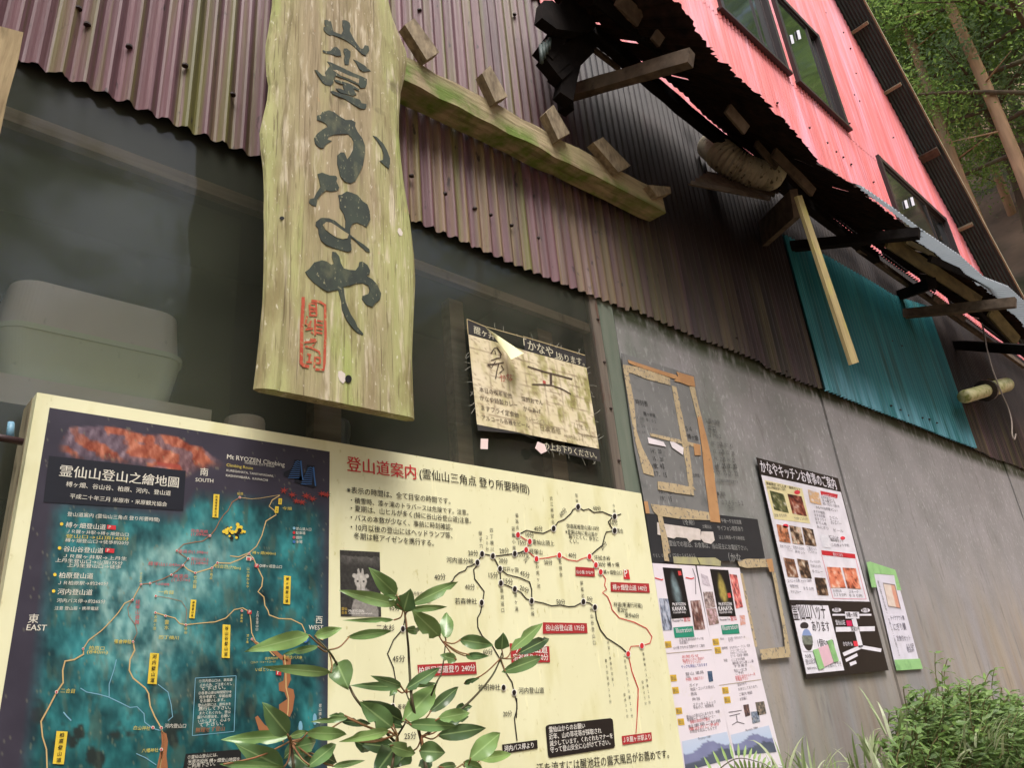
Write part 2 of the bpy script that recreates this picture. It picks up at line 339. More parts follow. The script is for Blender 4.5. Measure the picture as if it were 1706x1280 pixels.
# ================================================================ the hut
hut = thing('mountain_hut', 'corrugated mountain hut, pink and maroon sheets above grey wall panels', 'building', (3.0, 2.5, 0.6))
PITCH, AMP = 0.032, 0.0058
def zbot(x): return 2.328 + 0.0075 * max(x, 0) + 0.006 * math.sin(x * 2.3) + 0.004 * math.sin(x * 9.1 + 1)
def corr(mb, x0, x1, spans, y, step=PITCH / 8, pitch=PITCH, amp=AMP, mi=0, rows=1):
    """corrugated sheet hung on the wall; spans(x) -> list of (z0, z1)"""
    xs = np.arange(x0, x1 + 1e-6, step); prev = None
    for x in xs:
        yy = y - amp * (1 + .12 * math.sin(x * 3.3)) * math.cos(2 * math.pi * (x + .0035 * math.sin(x * 4.1) + .0012 * math.sin(x * 23)) / pitch) - 0.0018 * math.sin(x * 7.7); cur = spans(x)
        nxt = cur
        if prev is not None:
            px_, py_, ps = prev
            if len(ps) != len(cur): ps = cur = (min if 0 in (len(ps), len(cur)) else max)(ps, cur, key=len)
            if True:
                for (a0, a1), (b0, b1) in zip(ps, cur):
                    o = len(mb.v); mb.v += [(px_, py_, a0), (x, yy, b0), (x, yy, b1), (px_, py_, a1)]; mb.f.append((o, o + 1, o + 2, o + 3)); mb.m.append(mi)
        prev = (x, yy, nxt)
ZAT = 3.38
sheet_end = [0.0, 0.78, 1.5, 2.2, 2.9, 3.6, 4.4, 5.2, 6.0]
def lowspan(x):
    k = sum(1 for e in sheet_end if x > e); j = 0.012 * math.sin(k * 2.7) if x > 0 else 0
    return [(zbot(x) + j * 0.5 + (0.0 if 2.69 < x < 4.37 else random.uniform(-0.002, 0.002)), ZAT + 0.01)]
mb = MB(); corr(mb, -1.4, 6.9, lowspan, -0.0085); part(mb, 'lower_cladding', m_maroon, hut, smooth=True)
YU = -0.017; YF = -0.020
_ra, _rb = W(1390, 0, YF), W(1595, 380, YF)
def rake(x): return _ra.z + (_rb.z - _ra.z) / (_rb.x - _ra.x) * (x - _ra.x)
XR = 2.6
def roofz(x): return rake(x) if x > XR else rake(2 * XR - x)
def _wx(a): return W(*C4(*a), YF - .02).x
_sz = W(*C4(460, 480), YF - .02).z + .03; _tz = W(*C4(605, 250), YF - .02).z
_s2 = W(*C4(1255, 1200), YF - .02).z - .03
WIN = [(_wx((25, 75)), _wx((395, 430)), _sz, _tz), (_wx((462, 490)), _wx((715, 690)), _sz, _tz), (_wx((885, 855)), _wx((1262, 1215)), _s2 - .72, _s2)]
def upspan(x):
    top = roofz(x) - 0.01; cur = [(ZAT - 0.03, top)]
    for a, b, z0, z1 in WIN:
        if a < x < b:
            cur = [(ZAT - 0.03, z0), (z1 + random.uniform(-0.006, 0.004), top)]
    return cur
def upper_half(x, hi):
    lap = 4.20 + 0.004 * math.sin(x * 9); out = []
    for a, b in upspan(x):
        a, b = (max(a, lap - .03), b) if hi else (a, min(b, lap))
        if b > a: out.append((a, b))
    return out
mb = MB(); corr(mb, -1.6, 6.9, lambda x: upper_half(x, False), YU); corr(mb, -1.6, 6.9, lambda x: upper_half(x, True), YU - .0022); part(mb, 'upper_cladding', m_pink, hut, label='faded pink corrugated upper wall', smooth=True)
# teal sheet
mb = MB(); tl, tr, bl_, br_ = W(1325, 420, -.018), W(1562, 520, -.018), W(1372, 650, -.018), W(1626, 748, -.018)
tm = W(1490, 500, -.018)
def tealspan(x):
    zl = bl_.z + (br_.z - bl_.z) * (x - bl_.x) / (br_.x - bl_.x)
    zt = np.interp(x, [tl.x - .1, W(1380, 425, -.018).x, tm.x, tr.x + .2], [tl.z, W(1380, 425, -.018).z - .06, tm.z - 0.02, tr.z])
    return [(zl, float(zt) + 0.05)]
corr(mb, bl_.x, br_.x, tealspan, -0.0190, step=PITCH / 8); part(mb, 'teal_cladding', m_teal, hut, label='teal corrugated sheet below the awning', smooth=True)
# screws through the sheets
def screw(px, py, y=-0.0130, r=0.0035, name='screw'): p = W(px, py, y); mb = MB(); mb.lathe((p.x, p.y, p.z), [(r * 1.6, -r), (r * 1.6, 0.0), (r, 0.5 * r), (0.3 * r, r)], 7); part(mb, name, m_nail, hut)
for a in [(355, 95), (525, 185), (752, 262), (945, 380), (320, 30)]: screw(*C1(*a))
for a in [(812, 830), (970, 915), (1112, 985), (1185, 1015), (1285, 1065), (1410, 1125), (1300, 65), (850, 45)]: screw(*C2(*a))
for a in [(20, 835), (85, 865), (138, 905), (242, 922), (292, 932), (345, 958), (25, 375), (95, 410)]: screw(*CH8(*a), y=-0.0235)
for a in [(320, 575), (780, 565), (500, 715), (600, 800), (650, 850), (690, 880), (735, 920), (860, 1020), (725, 690), (760, 410), (750, 530), (730, 270), (970, 770), (690, 180), (590, 70)]: screw(*C4(*a), y=-0.0245, r=0.004)
for a in [(90, 885), (370, 1070), (820, 815)]: screw(*C5(*a))
# grey wall panels and their seams
JX = W(*CN(1003, 140), 0).x; S = [W(*CN(1062, 140), 0).x, W(*CN(1168, 140), 0).x, W(1226, 640, 0).x, W(1390, 740, 0).x, W(1496, 740, 0).x, 3.92, 4.8, 5.7, 6.9]
for i in range(1, 8):
    mb = MB(); yy = 0.0005 + 0.003 * ((i * 37) % 3); mb.box((S[i] + 0.002, yy, -0.3), (S[i + 1] - 0.002, yy + 0.02, 2.40)); part(mb, 'wall_panel', m_panel, hut)
mb = MB(); mb.box((S[0], 0.002, 0.0), (S[1] - 0.002, 0.02, 2.40)); part(mb, 'trim_board', m_greenboard, hut, label='narrow green painted board')
# window opening behind plastic sheeting: jambs, rails, dark room
mb = MB(); mb.box((JX, 0.0015, 0.9), (S[0] - 0.002, 0.04, 2.40)); part(mb, 'window_jamb', m_jamb, hut)
for a in [(1040, 140), (1088, 455), (1135, 795), (1195, 1180)]: screw(*CN(*a), y=.001, r=.0028, name='nail')
mb = MB(); mb.box((-1.3, 0.016, 2.262), (JX - .002, 0.044, 2.40)); part(mb, 'window_rail', m_dark, hut); mb = MB(); mb.box((-1.3, 0.012, 2.236), (JX - .002, 0.03, 2.260)); part(mb, 'window_rail', m_lumber, hut)
for x0_, x1_, z1_ in ((0.005, 0.075, 2.23), (0.925, 0.965, 2.23), (0.60, 0.655, 1.96), (1.2, 1.25, 2.23)): mb = MB(); mb.box((x0_, 0.062, 1.2), (x1_, 0.09, z1_)); part(mb, 'window_post', m_lumber, hut)
mb = MB(); X0, X1, Y1, Z0, Z1 = -1.4, 1.9, 1.3, 0.6, 2.9
mb.add([(X0, .05, Z0), (X1, .05, Z0), (X1, Y1, Z0), (X0, Y1, Z0), (X0, .05, Z1), (X1, .05, Z1), (X1, Y1, Z1), (X0, Y1, Z1)], [(0, 1, 2, 3), (4, 7, 6, 5), (1, 5, 6, 2), (2, 6, 7, 3), (3, 7, 4, 0)]); part(mb, 'room_lining', m_dark, hut)
mb = MB(); mb.box((-1.38, 0.10, 1.50), (1.88, 0.75, 1.53)); part(mb, 'window_shelf', m_lumber, hut)
def film(x0, x1, z0, z1, y, amp, nx=40, nz=24, seed=1):
    mb = MB(); xs = np.linspace(x0, x1, nx + 1); zs = np.linspace(z0, z1, nz + 1); X, Z = np.meshgrid(xs, zs); Y = y + (vnoise(X * 4 + 20, Z * 4 + 9, seed) - 0.5) * amp
    mb.add(np.stack([X, Y, Z], -1).reshape(-1, 3).tolist(), [(j * (nx + 1) + i, j * (nx + 1) + i + 1, (j + 1) * (nx + 1) + i + 1, (j + 1) * (nx + 1) + i) for j in range(nz) for i in range(nx)]); return mb
part(film(-1.35, JX - .002, 1.45, 2.37, 0.006, 0.006), 'plastic_window_sheet', m_film, hut, smooth=True)
part(film(-1.35, W(392, 500, 0.05).x, 1.45, 2.23, 0.045, 0.01, seed=4), 'inner_plastic_sheet', m_film2, hut, smooth=True)
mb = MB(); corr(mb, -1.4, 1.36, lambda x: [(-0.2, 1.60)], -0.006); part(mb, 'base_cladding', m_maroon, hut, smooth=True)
# windows of the upper floor
def window(x0, x1, z0, z1, mull, stick):
    fr = MB(); t = 0.020; y0, y1 = YF - .022, 0.0
    fr.box((x0 - .012, y0, z0), (x0 + t, y1, z1)); fr.box((x1 - t, y0, z0), (x1 + .012, y1, z1)); fr.box((x0 + t, y0 + .002, z1 - t - .01), (x1 - t, y1, z1)); fr.box((x0 + t, y0 + .002, z0), (x1 - t, y1, z0 + t))
    w = part(fr, 'window', m_frame, hut)
    mb = MB(); mb.box((x0 - .025, YF - .027, z0 - 0.016), (x1 + .03, y1, z0 - 0.001)); part(mb, 'sill', m_frame, w)
    n = len(mull) + 1; ed = [x0 + t] + mull + [x1 - t]
    for i in range(n):
        a, b = ed[i], ed[i + 1]; yy = YF + .004 if i % 2 else YF - .010
        mb = MB(); s = 0.018
        mb.box((a, yy, z0 + t), (a + s, yy + .012, z1 - t - .01)); mb.box((b - s, yy, z0 + t), (b, yy + .012, z1 - t - .01)); mb.box((a + s, yy, z0 + t), (b - s, yy + .012, z0 + t + s)); mb.box((a + s, yy, z1 - t - s - .01), (b - s, yy + .012, z1 - t - .01))
        part(mb, 'sash', m_frame, w)
        mb = MB(); mb.box((a + s, yy + .005, z0 + t + s), (b - s, yy + .008, z1 - t - s - .01)); part(mb, 'pane', m_glass, w)
    for pz in stick:
        mb = MB(); mb.plate(pz, YF - .012, 0.0012); part(mb, 'sticker', m_white, w)
window(*WIN[0], [2.98], [])
window(*WIN[1], [3.72], [[C4(390, 195), C4(405, 193), C4(416, 240), C4(402, 245)], [C4(428, 170), C4(443, 165), C4(455, 215), C4(440, 220)]])
window(*WIN[2], [5.0], [[C4(1032, 1125), C4(1046, 1120), C4(1058, 1165), C4(1043, 1170)], [C4(1066, 1108), C4(1080, 1104), C4(1092, 1150), C4(1078, 1156)]])
# roof with its verge and purlins
OH = 0.172
def slope(x0, x1, name):
    mb = MB(); n = 6; ys = np.arange(-OH, 5.6, 0.00275); vs = []
    for y in ys:
        a = 0.0062 * math.cos(2 * math.pi * y / 0.022)
        for x in (x0, x1): vs.append((x, y, roofz(x) + a))
    mb.add(vs, [(2 * i, 2 * i + 1, 2 * i + 3, 2 * i + 2) for i in range(len(ys) - 1)])
    return mb
rf = part(slope(XR, 7.15, 'roof'), 'roof', m_roofunder, hut, smooth=True)
part(slope(2 * XR - 7.15, XR, 'roof'), 'roof', m_roofunder, hut, smooth=True)
mb = MB(); mb.beam((XR, -OH - 0.006, roofz(XR) + 0.012), (7.15, -OH - 0.006, roofz(7.15) + 0.012), 0.010, 0.022, up=(0, 0, 1)); part(mb, 'verge_strip', m_fascia, rf)
for i, (a, wood, l) in enumerate([((710, 110), m_fascia, .12), ((900, 470), m_fascia, .12), ((1085, 800), m_oldwood, .13), ((1265, 1110), m_fascia, .10)]):
    p = W(*C4(*a), YF); mb = MB(); mb.beam((p.x, 0.3, roofz(p.x) - 0.030), (p.x, YF - l, roofz(p.x) - 0.030), 0.022 if wood is m_fascia else 0.06, 0.035, up=(0.68, 0, 0.73)); part(mb, 'purlin', wood, rf)
for x in (6.25, 6.6, 4.45, 4.1): mb = MB(); mb.beam((x, 0.3, roofz(x) - 0.030), (x, -.11, roofz(x) - 0.030), 0.05, 0.035, up=(0.68, 0, 0.73)); part(mb, 'purlin', m_oldwood, rf)
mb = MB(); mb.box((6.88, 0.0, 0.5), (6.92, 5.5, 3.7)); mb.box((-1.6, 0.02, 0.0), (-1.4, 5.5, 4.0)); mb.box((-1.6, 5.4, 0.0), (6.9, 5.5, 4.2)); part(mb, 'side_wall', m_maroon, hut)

# ================================================================ the broken awning
aw = thing('awning', 'blackened broken lean-to awning of corrugated sheet along the pink wall', 'awning', (3.0, -0.2, 2.9))
YI, YO = -0.10, -0.42
inner = [(964, 32), (1017, 70), (1073, 104), (1108, 131), (1147, 163), (1170, 189), (1208, 221), (1300, 292), (1380, 354), (1446, 405), (1511, 452), (1558, 484), (1607, 521), (1632, 538), (1720, 600)]
outer = [(1060, -110), (1124, 0), (1166, 61), (1225, 125), (1282, 174), (1320, 215), (1366, 274), (1440, 318), (1490, 352), (1530, 383), (1600, 430), (1640, 466), (1680, 481), (1706, 505), (1760, 570)]
pi_ = [W(a, b, YI) for a, b in inner]; po_ = [W(a, b, YO) for a, b in outer]
def zin(x): return float(np.interp(x, [p.x for p in pi_], [p.z for p in pi_]))
def zout(x): return float(np.interp(x, [p.x for p in po_], [p.z for p in po_]))
def awsheet(x0, x1, t0, t1, lift, jag, seed, step=PITCH / 6, amp=0.005, rows=6, holes=0):
    mb = MB(); xs = np.arange(x0, x1, step); rr = random.Random(seed); vs = []; blk = 0; tb = t1
    for k, x in enumerate(xs):
        if jag and k % 9 == 0: blk = rr.uniform(-jag, jag * 0.5)
        te = t1 + blk + (rr.uniform(-jag, jag) * 0.4 if jag else 0); a = amp * math.cos(2 * math.pi * x / PITCH)
        for j in range(rows + 1):
            t = t0 + (te - t0) * j / rows; y = YI + (YO - YI) * t; z = zin(x) + (zout(x) - zin(x)) * t + 0.012 * math.sin(3.1 * t) * math.sin(x * 4)
            vs.append((x, y, z + a + lift))
    n = rows + 1
    fs = [(i * n + j, (i + 1) * n + j, (i + 1) * n + j + 1, i * n + j + 1) for i in range(len(xs) - 1) for j in range(rows) if not (holes and rr.random() < holes)]
    mb.add(vs, fs); return mb
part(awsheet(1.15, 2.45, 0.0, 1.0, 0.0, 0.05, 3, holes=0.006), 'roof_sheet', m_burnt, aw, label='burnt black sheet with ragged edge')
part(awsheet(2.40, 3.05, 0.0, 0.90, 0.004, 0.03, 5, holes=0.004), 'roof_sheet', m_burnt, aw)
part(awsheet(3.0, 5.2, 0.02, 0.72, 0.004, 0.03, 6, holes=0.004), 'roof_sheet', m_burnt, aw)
part(awsheet(2.34, 2.95, 0.93, 1.01, 0.012, 0.0, 8, amp=0.006), 'roof_sheet', m_polysheet, aw, label='pale translucent sheet')
part(awsheet(2.92, 5.3, 0.60, 1.01, 0.012, 0.0, 9, amp=0.006), 'roof_sheet', m_polysheet, aw, label='pale translucent sheet')
def abeam(name, a, ya, b, yb, w, h, mat, up=(0, 0, 1), n=1, jit=0.0, lab=None):
    mb = MB(); mb.beam(W(*a, ya), W(*b, yb), w, h, up=up, n=n, jit=jit); return part(mb, name, mat, aw, label=lab)
# beams along the wall under the sheet
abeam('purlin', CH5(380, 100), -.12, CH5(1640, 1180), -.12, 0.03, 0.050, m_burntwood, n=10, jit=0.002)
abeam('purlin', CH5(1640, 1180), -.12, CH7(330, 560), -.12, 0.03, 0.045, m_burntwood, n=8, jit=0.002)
abeam('purlin', CH7(150, 460), -.11, CH7(1700, 1560), -.11, 0.02, 0.032, m_oldwood, n=6, jit=0.002)
abeam('packing_board', (1212, 214), -.085, (1442, 396), -.085, 0.012, 0.06, m_burntwood, n=6, jit=0.002)
for a_, b_ in (((1150, 158), (1172, 178)), ((1470, 418), (1509, 447)), ((1534, 464), (1556, 480)), ((1581, 499), (1604, 517)), ((1636, 538), (1720, 602))): abeam('packing_block', a_, -.085, b_, -.085, 0.012, 0.05, m_burntwood)
abeam('purlin', CH5(560, 420), -.10, CH5(860, 650), -.10, 0.012, 0.016, m_oldwood)
UPR = (0, 0.8, 0.6)
abeam('batten', CH7(440, 395), -.27, CH7(1290, 960), -.27, 0.055, 0.012, m_mossplank, up=UPR)
abeam('batten', CH7(600, 395), -.32, CH7(1165, 680), -.32, 0.02, 0.012, m_mossplank, up=UPR)
abeam('batten', CH7(830, 560), -.35, CH7(1600, 900), -.35, 0.028, 0.014, m_burntwood, up=UPR)
abeam('batten', CH7(1080, 880), -.22, CH7(1560, 1330), -.22, 0.02, 0.03, m_burntwood, up=UPR)
abeam('batten', CH7(1390, 1045), -.30, CH7(1640, 1330), -.30, 0.06, 0.012, m_mossplank, up=UPR)
abeam('batten', CH7(860, 920), -.16, CH7(1150, 1130), -.16, 0.03, 0.012, m_oldwood, up=UPR)
abeam('batten', CH6(520, 0), -.34, CH6(700, 210), -.34, 0.03, 0.01, m_oldwood, up=UPR)
abeam('batten', CH6(790, 330), -.26, CH6(990, 560), -.26, 0.022, 0.01, m_oldwood, up=UPR)
# bracket arms from the wall out to the edge
abeam('bracket_arm', CH5(330, 905), -.02, CH5(1545, 545), -.40, 0.03, 0.040, m_oldwood, n=6, jit=0.0012, lab='brown bracket arm at the burnt end')
abeam('bracket_arm', C5(395, 375), -.02, C5(1118, 300), -.45, 0.035, 0.036, m_burntwood, n=4, jit=0.001)
abeam('bracket_arm', CH7(590, 1075), -.02, CH7(1625, 970), -.48, 0.035, 0.045, m_oldwood, n=4, jit=0.001)
abeam('bracket_arm', CH8(480, 405), -.02, CH8(1000, 440), -.40, 0.04, 0.05, m_burntwood)
abeam('bracket_arm', CH6(860, 1195), -.02, CH6(1170, 900), -.27, 0.025, 0.095, m_oldwood, up=(0, 0, 1), n=3, jit=0.001, lab='wide stained board used as an arm')
abeam('bracket_arm', CH7(560, 900), -.02, CH7(850, 790), -.25, 0.04, 0.05, m_burntwood)
# blackened bracing at the left end
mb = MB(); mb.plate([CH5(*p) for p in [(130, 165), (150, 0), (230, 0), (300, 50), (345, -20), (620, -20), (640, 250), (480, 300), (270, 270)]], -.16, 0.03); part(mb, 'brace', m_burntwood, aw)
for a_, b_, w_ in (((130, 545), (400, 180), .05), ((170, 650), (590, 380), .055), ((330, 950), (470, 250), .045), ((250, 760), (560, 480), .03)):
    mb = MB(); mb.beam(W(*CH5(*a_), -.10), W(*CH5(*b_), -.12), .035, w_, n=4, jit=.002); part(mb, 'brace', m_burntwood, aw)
abeam('batten', CH5(850, -20), -.30, CH5(1060, 190), -.30, 0.04, 0.012, m_oldwood, up=UPR, n=3, jit=.002); abeam('batten', CH5(1190, 320), -.33, CH5(1260, 400), -.33, 0.03, 0.010, m_oldwood, up=UPR)
abeam('batten', CH5(640, -10), -.24, CH5(1380, 560), -.26, 0.03, 0.016, m_burntwood, up=UPR, n=4, jit=.002); abeam('batten', CH6(960, 420), -.30, CH6(1330, 800), -.30, 0.03, 0.012, m_oldwood, up=UPR, n=3, jit=.002)
mb = MB(); mb.beam(W(*CH5(360, 1050), -.05), W(*CH5(300, 560), -.05), 0.035, 0.03); part(mb, 'brace', m_burntwood, aw)
mb = MB()
for k in range(4):
    a = CH5(118 + 28 * k, 430 + 14 * k - 36 * k); b = CH5(128 + 22 * k, 590 - 45 * k); mb.tube([W(*a, -.13), W(*b, -.13)], 0.006, 6)
part(mb, 'torn_flap', m_roofunder, aw, label='bent scrap of grey corrugated sheet', smooth=True)

# ================================================================ hanging plank sign
m_plank = M('mossy_plank', s2l(158, 144, 114), s2l(132, 118, 92), (70, 70, 5), layers=[
    (s2l(170, 172, 114), (16, 16, 2.2), 0.50, 0.68, 0.75), (s2l(160, 166, 108), (30, 30, 3), 0.30, 0.60, 0.7, None, (.455, .385)), (s2l(160, 166, 106), (30, 30, 3), 0.30, 0.60, 0.7, None, (.575, .64)), (s2l(162, 166, 110), (14, 14, 3), 0.34, 0.62, 0.6, (2.15, 1.95)), (s2l(122, 110, 74), (22, 22, 7), 0.54, 0.70, 0.8), (s2l(200, 188, 166), (90, 90, 12), 0.56, 0.70, 0.7), (s2l(140, 156, 78), (18, 18, 3.5), 0.60, 0.72, 0.75),
    (s2l(104, 92, 66), (12, 12, 6), 0.58, 0.70, 0.6, (2.15, 2.6)), (s2l(186, 138, 104), (40, 40, 30), 0.70, 0.76, 0.5), (s2l(96, 84, 56), (130, 130, 16), 0.58, 0.68, 0.55), (s2l(88, 74, 52), (300, 300, 6), 0.61, 0.66, 0.65), (s2l(214, 206, 188), (210, 210, 70), 0.64, 0.70, 0.6), (s2l(86, 76, 54), (9, 9, 9), 0.64, 0.72, 0.7)], rough=0.85, bump=0.35, bsc=(150, 150, 9))
m_inkgreen = M('weathered_sign_ink', s2l(44, 50, 46), s2l(58, 66, 56), (30, 30, 12), layers=[(s2l(104, 106, 80), (34, 34, 20), 0.52, 0.72, 0.6), (s2l(146, 142, 110), (200, 200, 120), 0.62, 0.70, 0.75)], rough=0.8)
m_inkred = M('faded_red_seal', s2l(160, 62, 44), s2l(176, 88, 62), (60, 60, 60), layers=[(s2l(160, 148, 100), (240, 240, 240), 0.56, 0.66, 0.8)], rough=0.8)
YP = -0.1625
le = [C2(a, b) for a, b in [(178, -400), (172, -200), (168, 0), (152, 110), (138, 190), (138, 260), (142, 330), (152, 390), (144, 460), (124, 540), (110, 610), (116, 690), (128, 790), (132, 900), (130, 1000)]] + [C6(a, b) for a, b in [(122, 60), (121, 250), (117, 380), (104, 520), (92, 640), (76, 770)]]
re_ = [C2(a, b) for a, b in [(700, -400), (706, -200), (716, 0), (736, 80), (772, 170), (801, 235), (805, 290), (796, 350), (776, 430), (768, 540), (768, 640), (776, 740), (795, 880), (812, 980), (824, 1060)]] + [C6(a, b) for a, b in [(762, 80), (777, 200), (782, 310), (774, 480), (768, 640), (772, 760), (779, 912)]]
L_ = [XZ(*p, YP) for p in le]; R_ = [XZ(*p, YP) for p in re_]
zb0, zb1 = L_[-1][1], R_[-1][1]
sg = thing('plank_sign', 'tall mossy wavy-edged wooden plank with brushed black characters and a red seal', 'sign', ((L_[-1][0] + R_[-1][0]) / 2, YP, (zb0 + zb1) / 2))
NZ, NXP = 90, 24; mb = MB(); ztop = L_[0][1]
lz = [p[1] for p in L_][::-1]; lx = [p[0] for p in L_][::-1]; rz = [p[1] for p in R_][::-1]; rx = [p[0] for p in R_][::-1]
fr_ = []; prof = [(0.0, 0.014), (0.010, 0.008), (0.040, 0.003), (0.07, 0.0005), (0.095, -0.0006), (0.125, 0.0022), (0.16, 0.0004)] + [(0.16 + 0.775 * k / 16, 0.0) for k in range(1, 16)] + [(0.935, 0.0), (0.965, 0.002), (0.988, 0.006), (1.0, 0.013)]
for j in range(NZ + 1):
    t = j / NZ; zl = zb0 + (ztop - zb0) * t; zr = zb1 + (ztop - zb1) * t; xl = np.interp(zl, lz, lx); xr = np.interp(zr, rz, rx)
    row = []
    for u, dy in prof:
        x = xl + (xr - xl) * u; z = zl + (zr - zl) * u; row.append((x, YP + dy + (0.0 if u in (0, 1) else 0.0006 * math.sin(40 * u + 3 * z)), z))
    row += [(xr - 0.01, YP + 0.020, zr), (xl + 0.01, YP + 0.020, zl)]; fr_.append(row)
n = len(fr_[0]); vs = [p for r in fr_ for p in r]; fs = [(j * n + k, j * n + (k + 1) % n, (j + 1) * n + (k + 1) % n, (j + 1) * n + k) for j in range(NZ) for k in range(n)]
fs += [tuple(reversed(range(n))), tuple(NZ * n + k for k in range(n))]; mb.add(vs, fs); part(mb, 'plank', m_plank, sg)
# brushed characters, traced as outlines on the plank's face
YI_ = YP - 0.0012
def outl(mb, cr_, pts, k=[0], mi=0):
    k[0] += 1; mb.slab([XZ(*cr_(*p), YI_ - 0.00002 * (k[0] % 9)) for p in pts], YI_ - 0.00002 * (k[0] % 9), 0.0009, mi)
mb = MB()
outl(mb, CK1, [(675, 200), (705, 198), (715, 212), (740, 212), (752, 262), (765, 315), (845, 348), (868, 300), (856, 255), (858, 200), (895, 203), (930, 228), (938, 262), (930, 310), (985, 415), (1040, 490), (1065, 492), (1085, 455), (1120, 462), (1130, 508), (1095, 562), (1055, 545), (985, 478), (900, 410), (845, 382), (755, 352), (725, 355), (690, 330), (665, 295), (668, 270), (690, 268), (675, 235)])
outl(mb, CK1, [(658, 503), (690, 518), (735, 512), (770, 475), (800, 474), (835, 510), (845, 562), (795, 565), (765, 552), (700, 540), (660, 522)])
outl(mb, CK1, [(872, 490), (900, 488), (940, 520), (938, 570), (925, 600), (920, 655), (880, 650), (874, 600), (882, 560), (868, 520)])
outl(mb, CK1, [(968, 600), (1010, 618), (1080, 660), (1143, 718), (1070, 725), (1030, 700), (1000, 640)])
outl(mb, CK1, [(700, 620), (740, 630), (850, 680), (960, 735), (1060, 775), (1105, 800), (1105, 850), (1085, 890), (1040, 890), (1020, 860), (960, 835), (880, 800), (790, 765), (770, 790), (768, 830), (740, 866), (690, 862), (655, 835), (620, 780), (575, 705), (600, 710), (655, 765), (690, 775), (680, 730), (720, 680), (735, 665)])
mb_in = MB()
outl(mb, CK1, [(770, 800), (850, 822), (940, 850), (1030, 905), (1020, 918), (930, 880), (850, 850), (790, 830)])
outl(mb, CK1, [(860, 870), (900, 840), (960, 880), (1000, 960), (960, 958), (905, 930), (880, 920)])
outl(mb, CK1, [(735, 925), (760, 918), (850, 950), (940, 975), (1035, 1010), (1050, 1045), (1100, 1052), (1100, 1080), (1085, 1105), (1040, 1100), (970, 1060), (880, 1000), (800, 970), (755, 950)])
outl(mb, CK1, [(790, 895), (830, 895), (905, 930), (975, 958), (970, 972), (900, 955), (830, 935)])
outl(mb, CK2, [(600, 195), (640, 185), (650, 160), (720, 142), (770, 160), (830, 205), (890, 240), (950, 240), (990, 265), (985, 305), (1010, 360), (1060, 430), (1085, 500), (1085, 580), (1065, 700), (1030, 780), (985, 865), (935, 885), (880, 865), (835, 810), (820, 740), (805, 690), (805, 600), (840, 570), (875, 570), (890, 600), (905, 640), (935, 600), (965, 540), (970, 460), (950, 420), (915, 385), (860, 382), (770, 390), (720, 410), (705, 440), (750, 452), (690, 490), (660, 530), (620, 520), (580, 480), (570, 425), (600, 380), (650, 340), (705, 310), (690, 280), (640, 250), (600, 240)])
outl(mb, CK2, [(1165, 400), (1200, 410), (1270, 480), (1310, 550), (1340, 630), (1340, 690), (1328, 735), (1290, 705), (1235, 655), (1270, 645), (1275, 590), (1255, 520), (1215, 460)])
outl(mb, CK2, [(605, 790), (650, 775), (690, 790), (730, 805), (790, 808), (805, 830), (795, 865), (825, 930), (800, 962), (740, 968), (690, 955), (640, 995), (600, 1050), (590, 1118), (545, 1105), (517, 1080), (525, 1045), (570, 1035), (590, 985), (635, 920), (625, 860)])
outl(mb, CK3, [(815, 90), (850, 85), (900, 52), (950, 65), (1010, 90), (1060, 150), (1110, 185), (1135, 260), (1140, 340), (1100, 415), (1050, 390), (1000, 368), (955, 385), (935, 430), (935, 490), (1000, 545), (1070, 590), (1130, 640), (1135, 672), (1095, 660), (1040, 610), (985, 550), (940, 515), (945, 580), (950, 650), (915, 668), (840, 650), (760, 625), (690, 595), (640, 550), (615, 480), (612, 430), (585, 400), (590, 360), (640, 320), (720, 325), (780, 350), (840, 400), (885, 432), (888, 350), (870, 280), (830, 220), (825, 150)])
outl(mb, CK3, [(755, 665), (790, 670), (825, 715), (840, 780), (870, 835), (930, 850), (990, 855), (1020, 815), (1030, 770), (1060, 765), (1110, 800), (1138, 855), (1130, 895), (1100, 910), (1160, 945), (1210, 1000), (1250, 1090), (1240, 1150), (1190, 1190), (1160, 1228), (1100, 1205), (1055, 1150), (1060, 1115), (1120, 1095), (1135, 1055), (1120, 1010), (1060, 985), (990, 990), (940, 1010), (868, 1022), (875, 1090), (890, 1180), (940, 1300), (985, 1370), (1010, 1430), (1070, 1500), (1060, 1515), (1010, 1490), (960, 1440), (900, 1360), (855, 1260), (845, 1170), (815, 1055), (760, 1062), (710, 1072), (640, 1035), (560, 975), (510, 920), (480, 870), (520, 840), (570, 775), (650, 752), (700, 765), (745, 800), (770, 785), (750, 720)])
# lighter gaps of the third stroke's eye
part(mb, 'brushed_lettering', m_inkgreen, sg)
mb = MB(); outl(mb, CK3, [(655, 395), (690, 365), (740, 372), (800, 410), (870, 460), (920, 490), (905, 530), (860, 540), (800, 525), (730, 480), (680, 440)])
mb.v = [(a, b - 0.0006, c) for a, b, c in mb.v]; part(mb, 'bare_wood_gap', m_plank, sg); mb = MB(); outl(mb, CK1, [(760, 708), (800, 710), (920, 765), (1025, 800), (1020, 845), (930, 800), (830, 762)]); mb.v = [(a, b - 0.0004, c) for a, b, c in mb.v]
part(mb, 'bare_wood_gap', m_plank, sg)
mb = MB()
YS = YI_
def sr(pts, w, cap=False): mb.ribbon([CK4(*p) for p in pts], w / 6.09, YS - 0.00003 * (len(mb.f) % 7), cap=cap)
sr([(520, 30), (515, 160), (505, 300), (503, 480), (500, 640), (498, 700), (520, 725), (580, 740)], 34); sr([(600, 65), (690, 80), (740, 110), (742, 260), (745, 420), (738, 560), (735, 700), (725, 770), (640, 765)], 26)
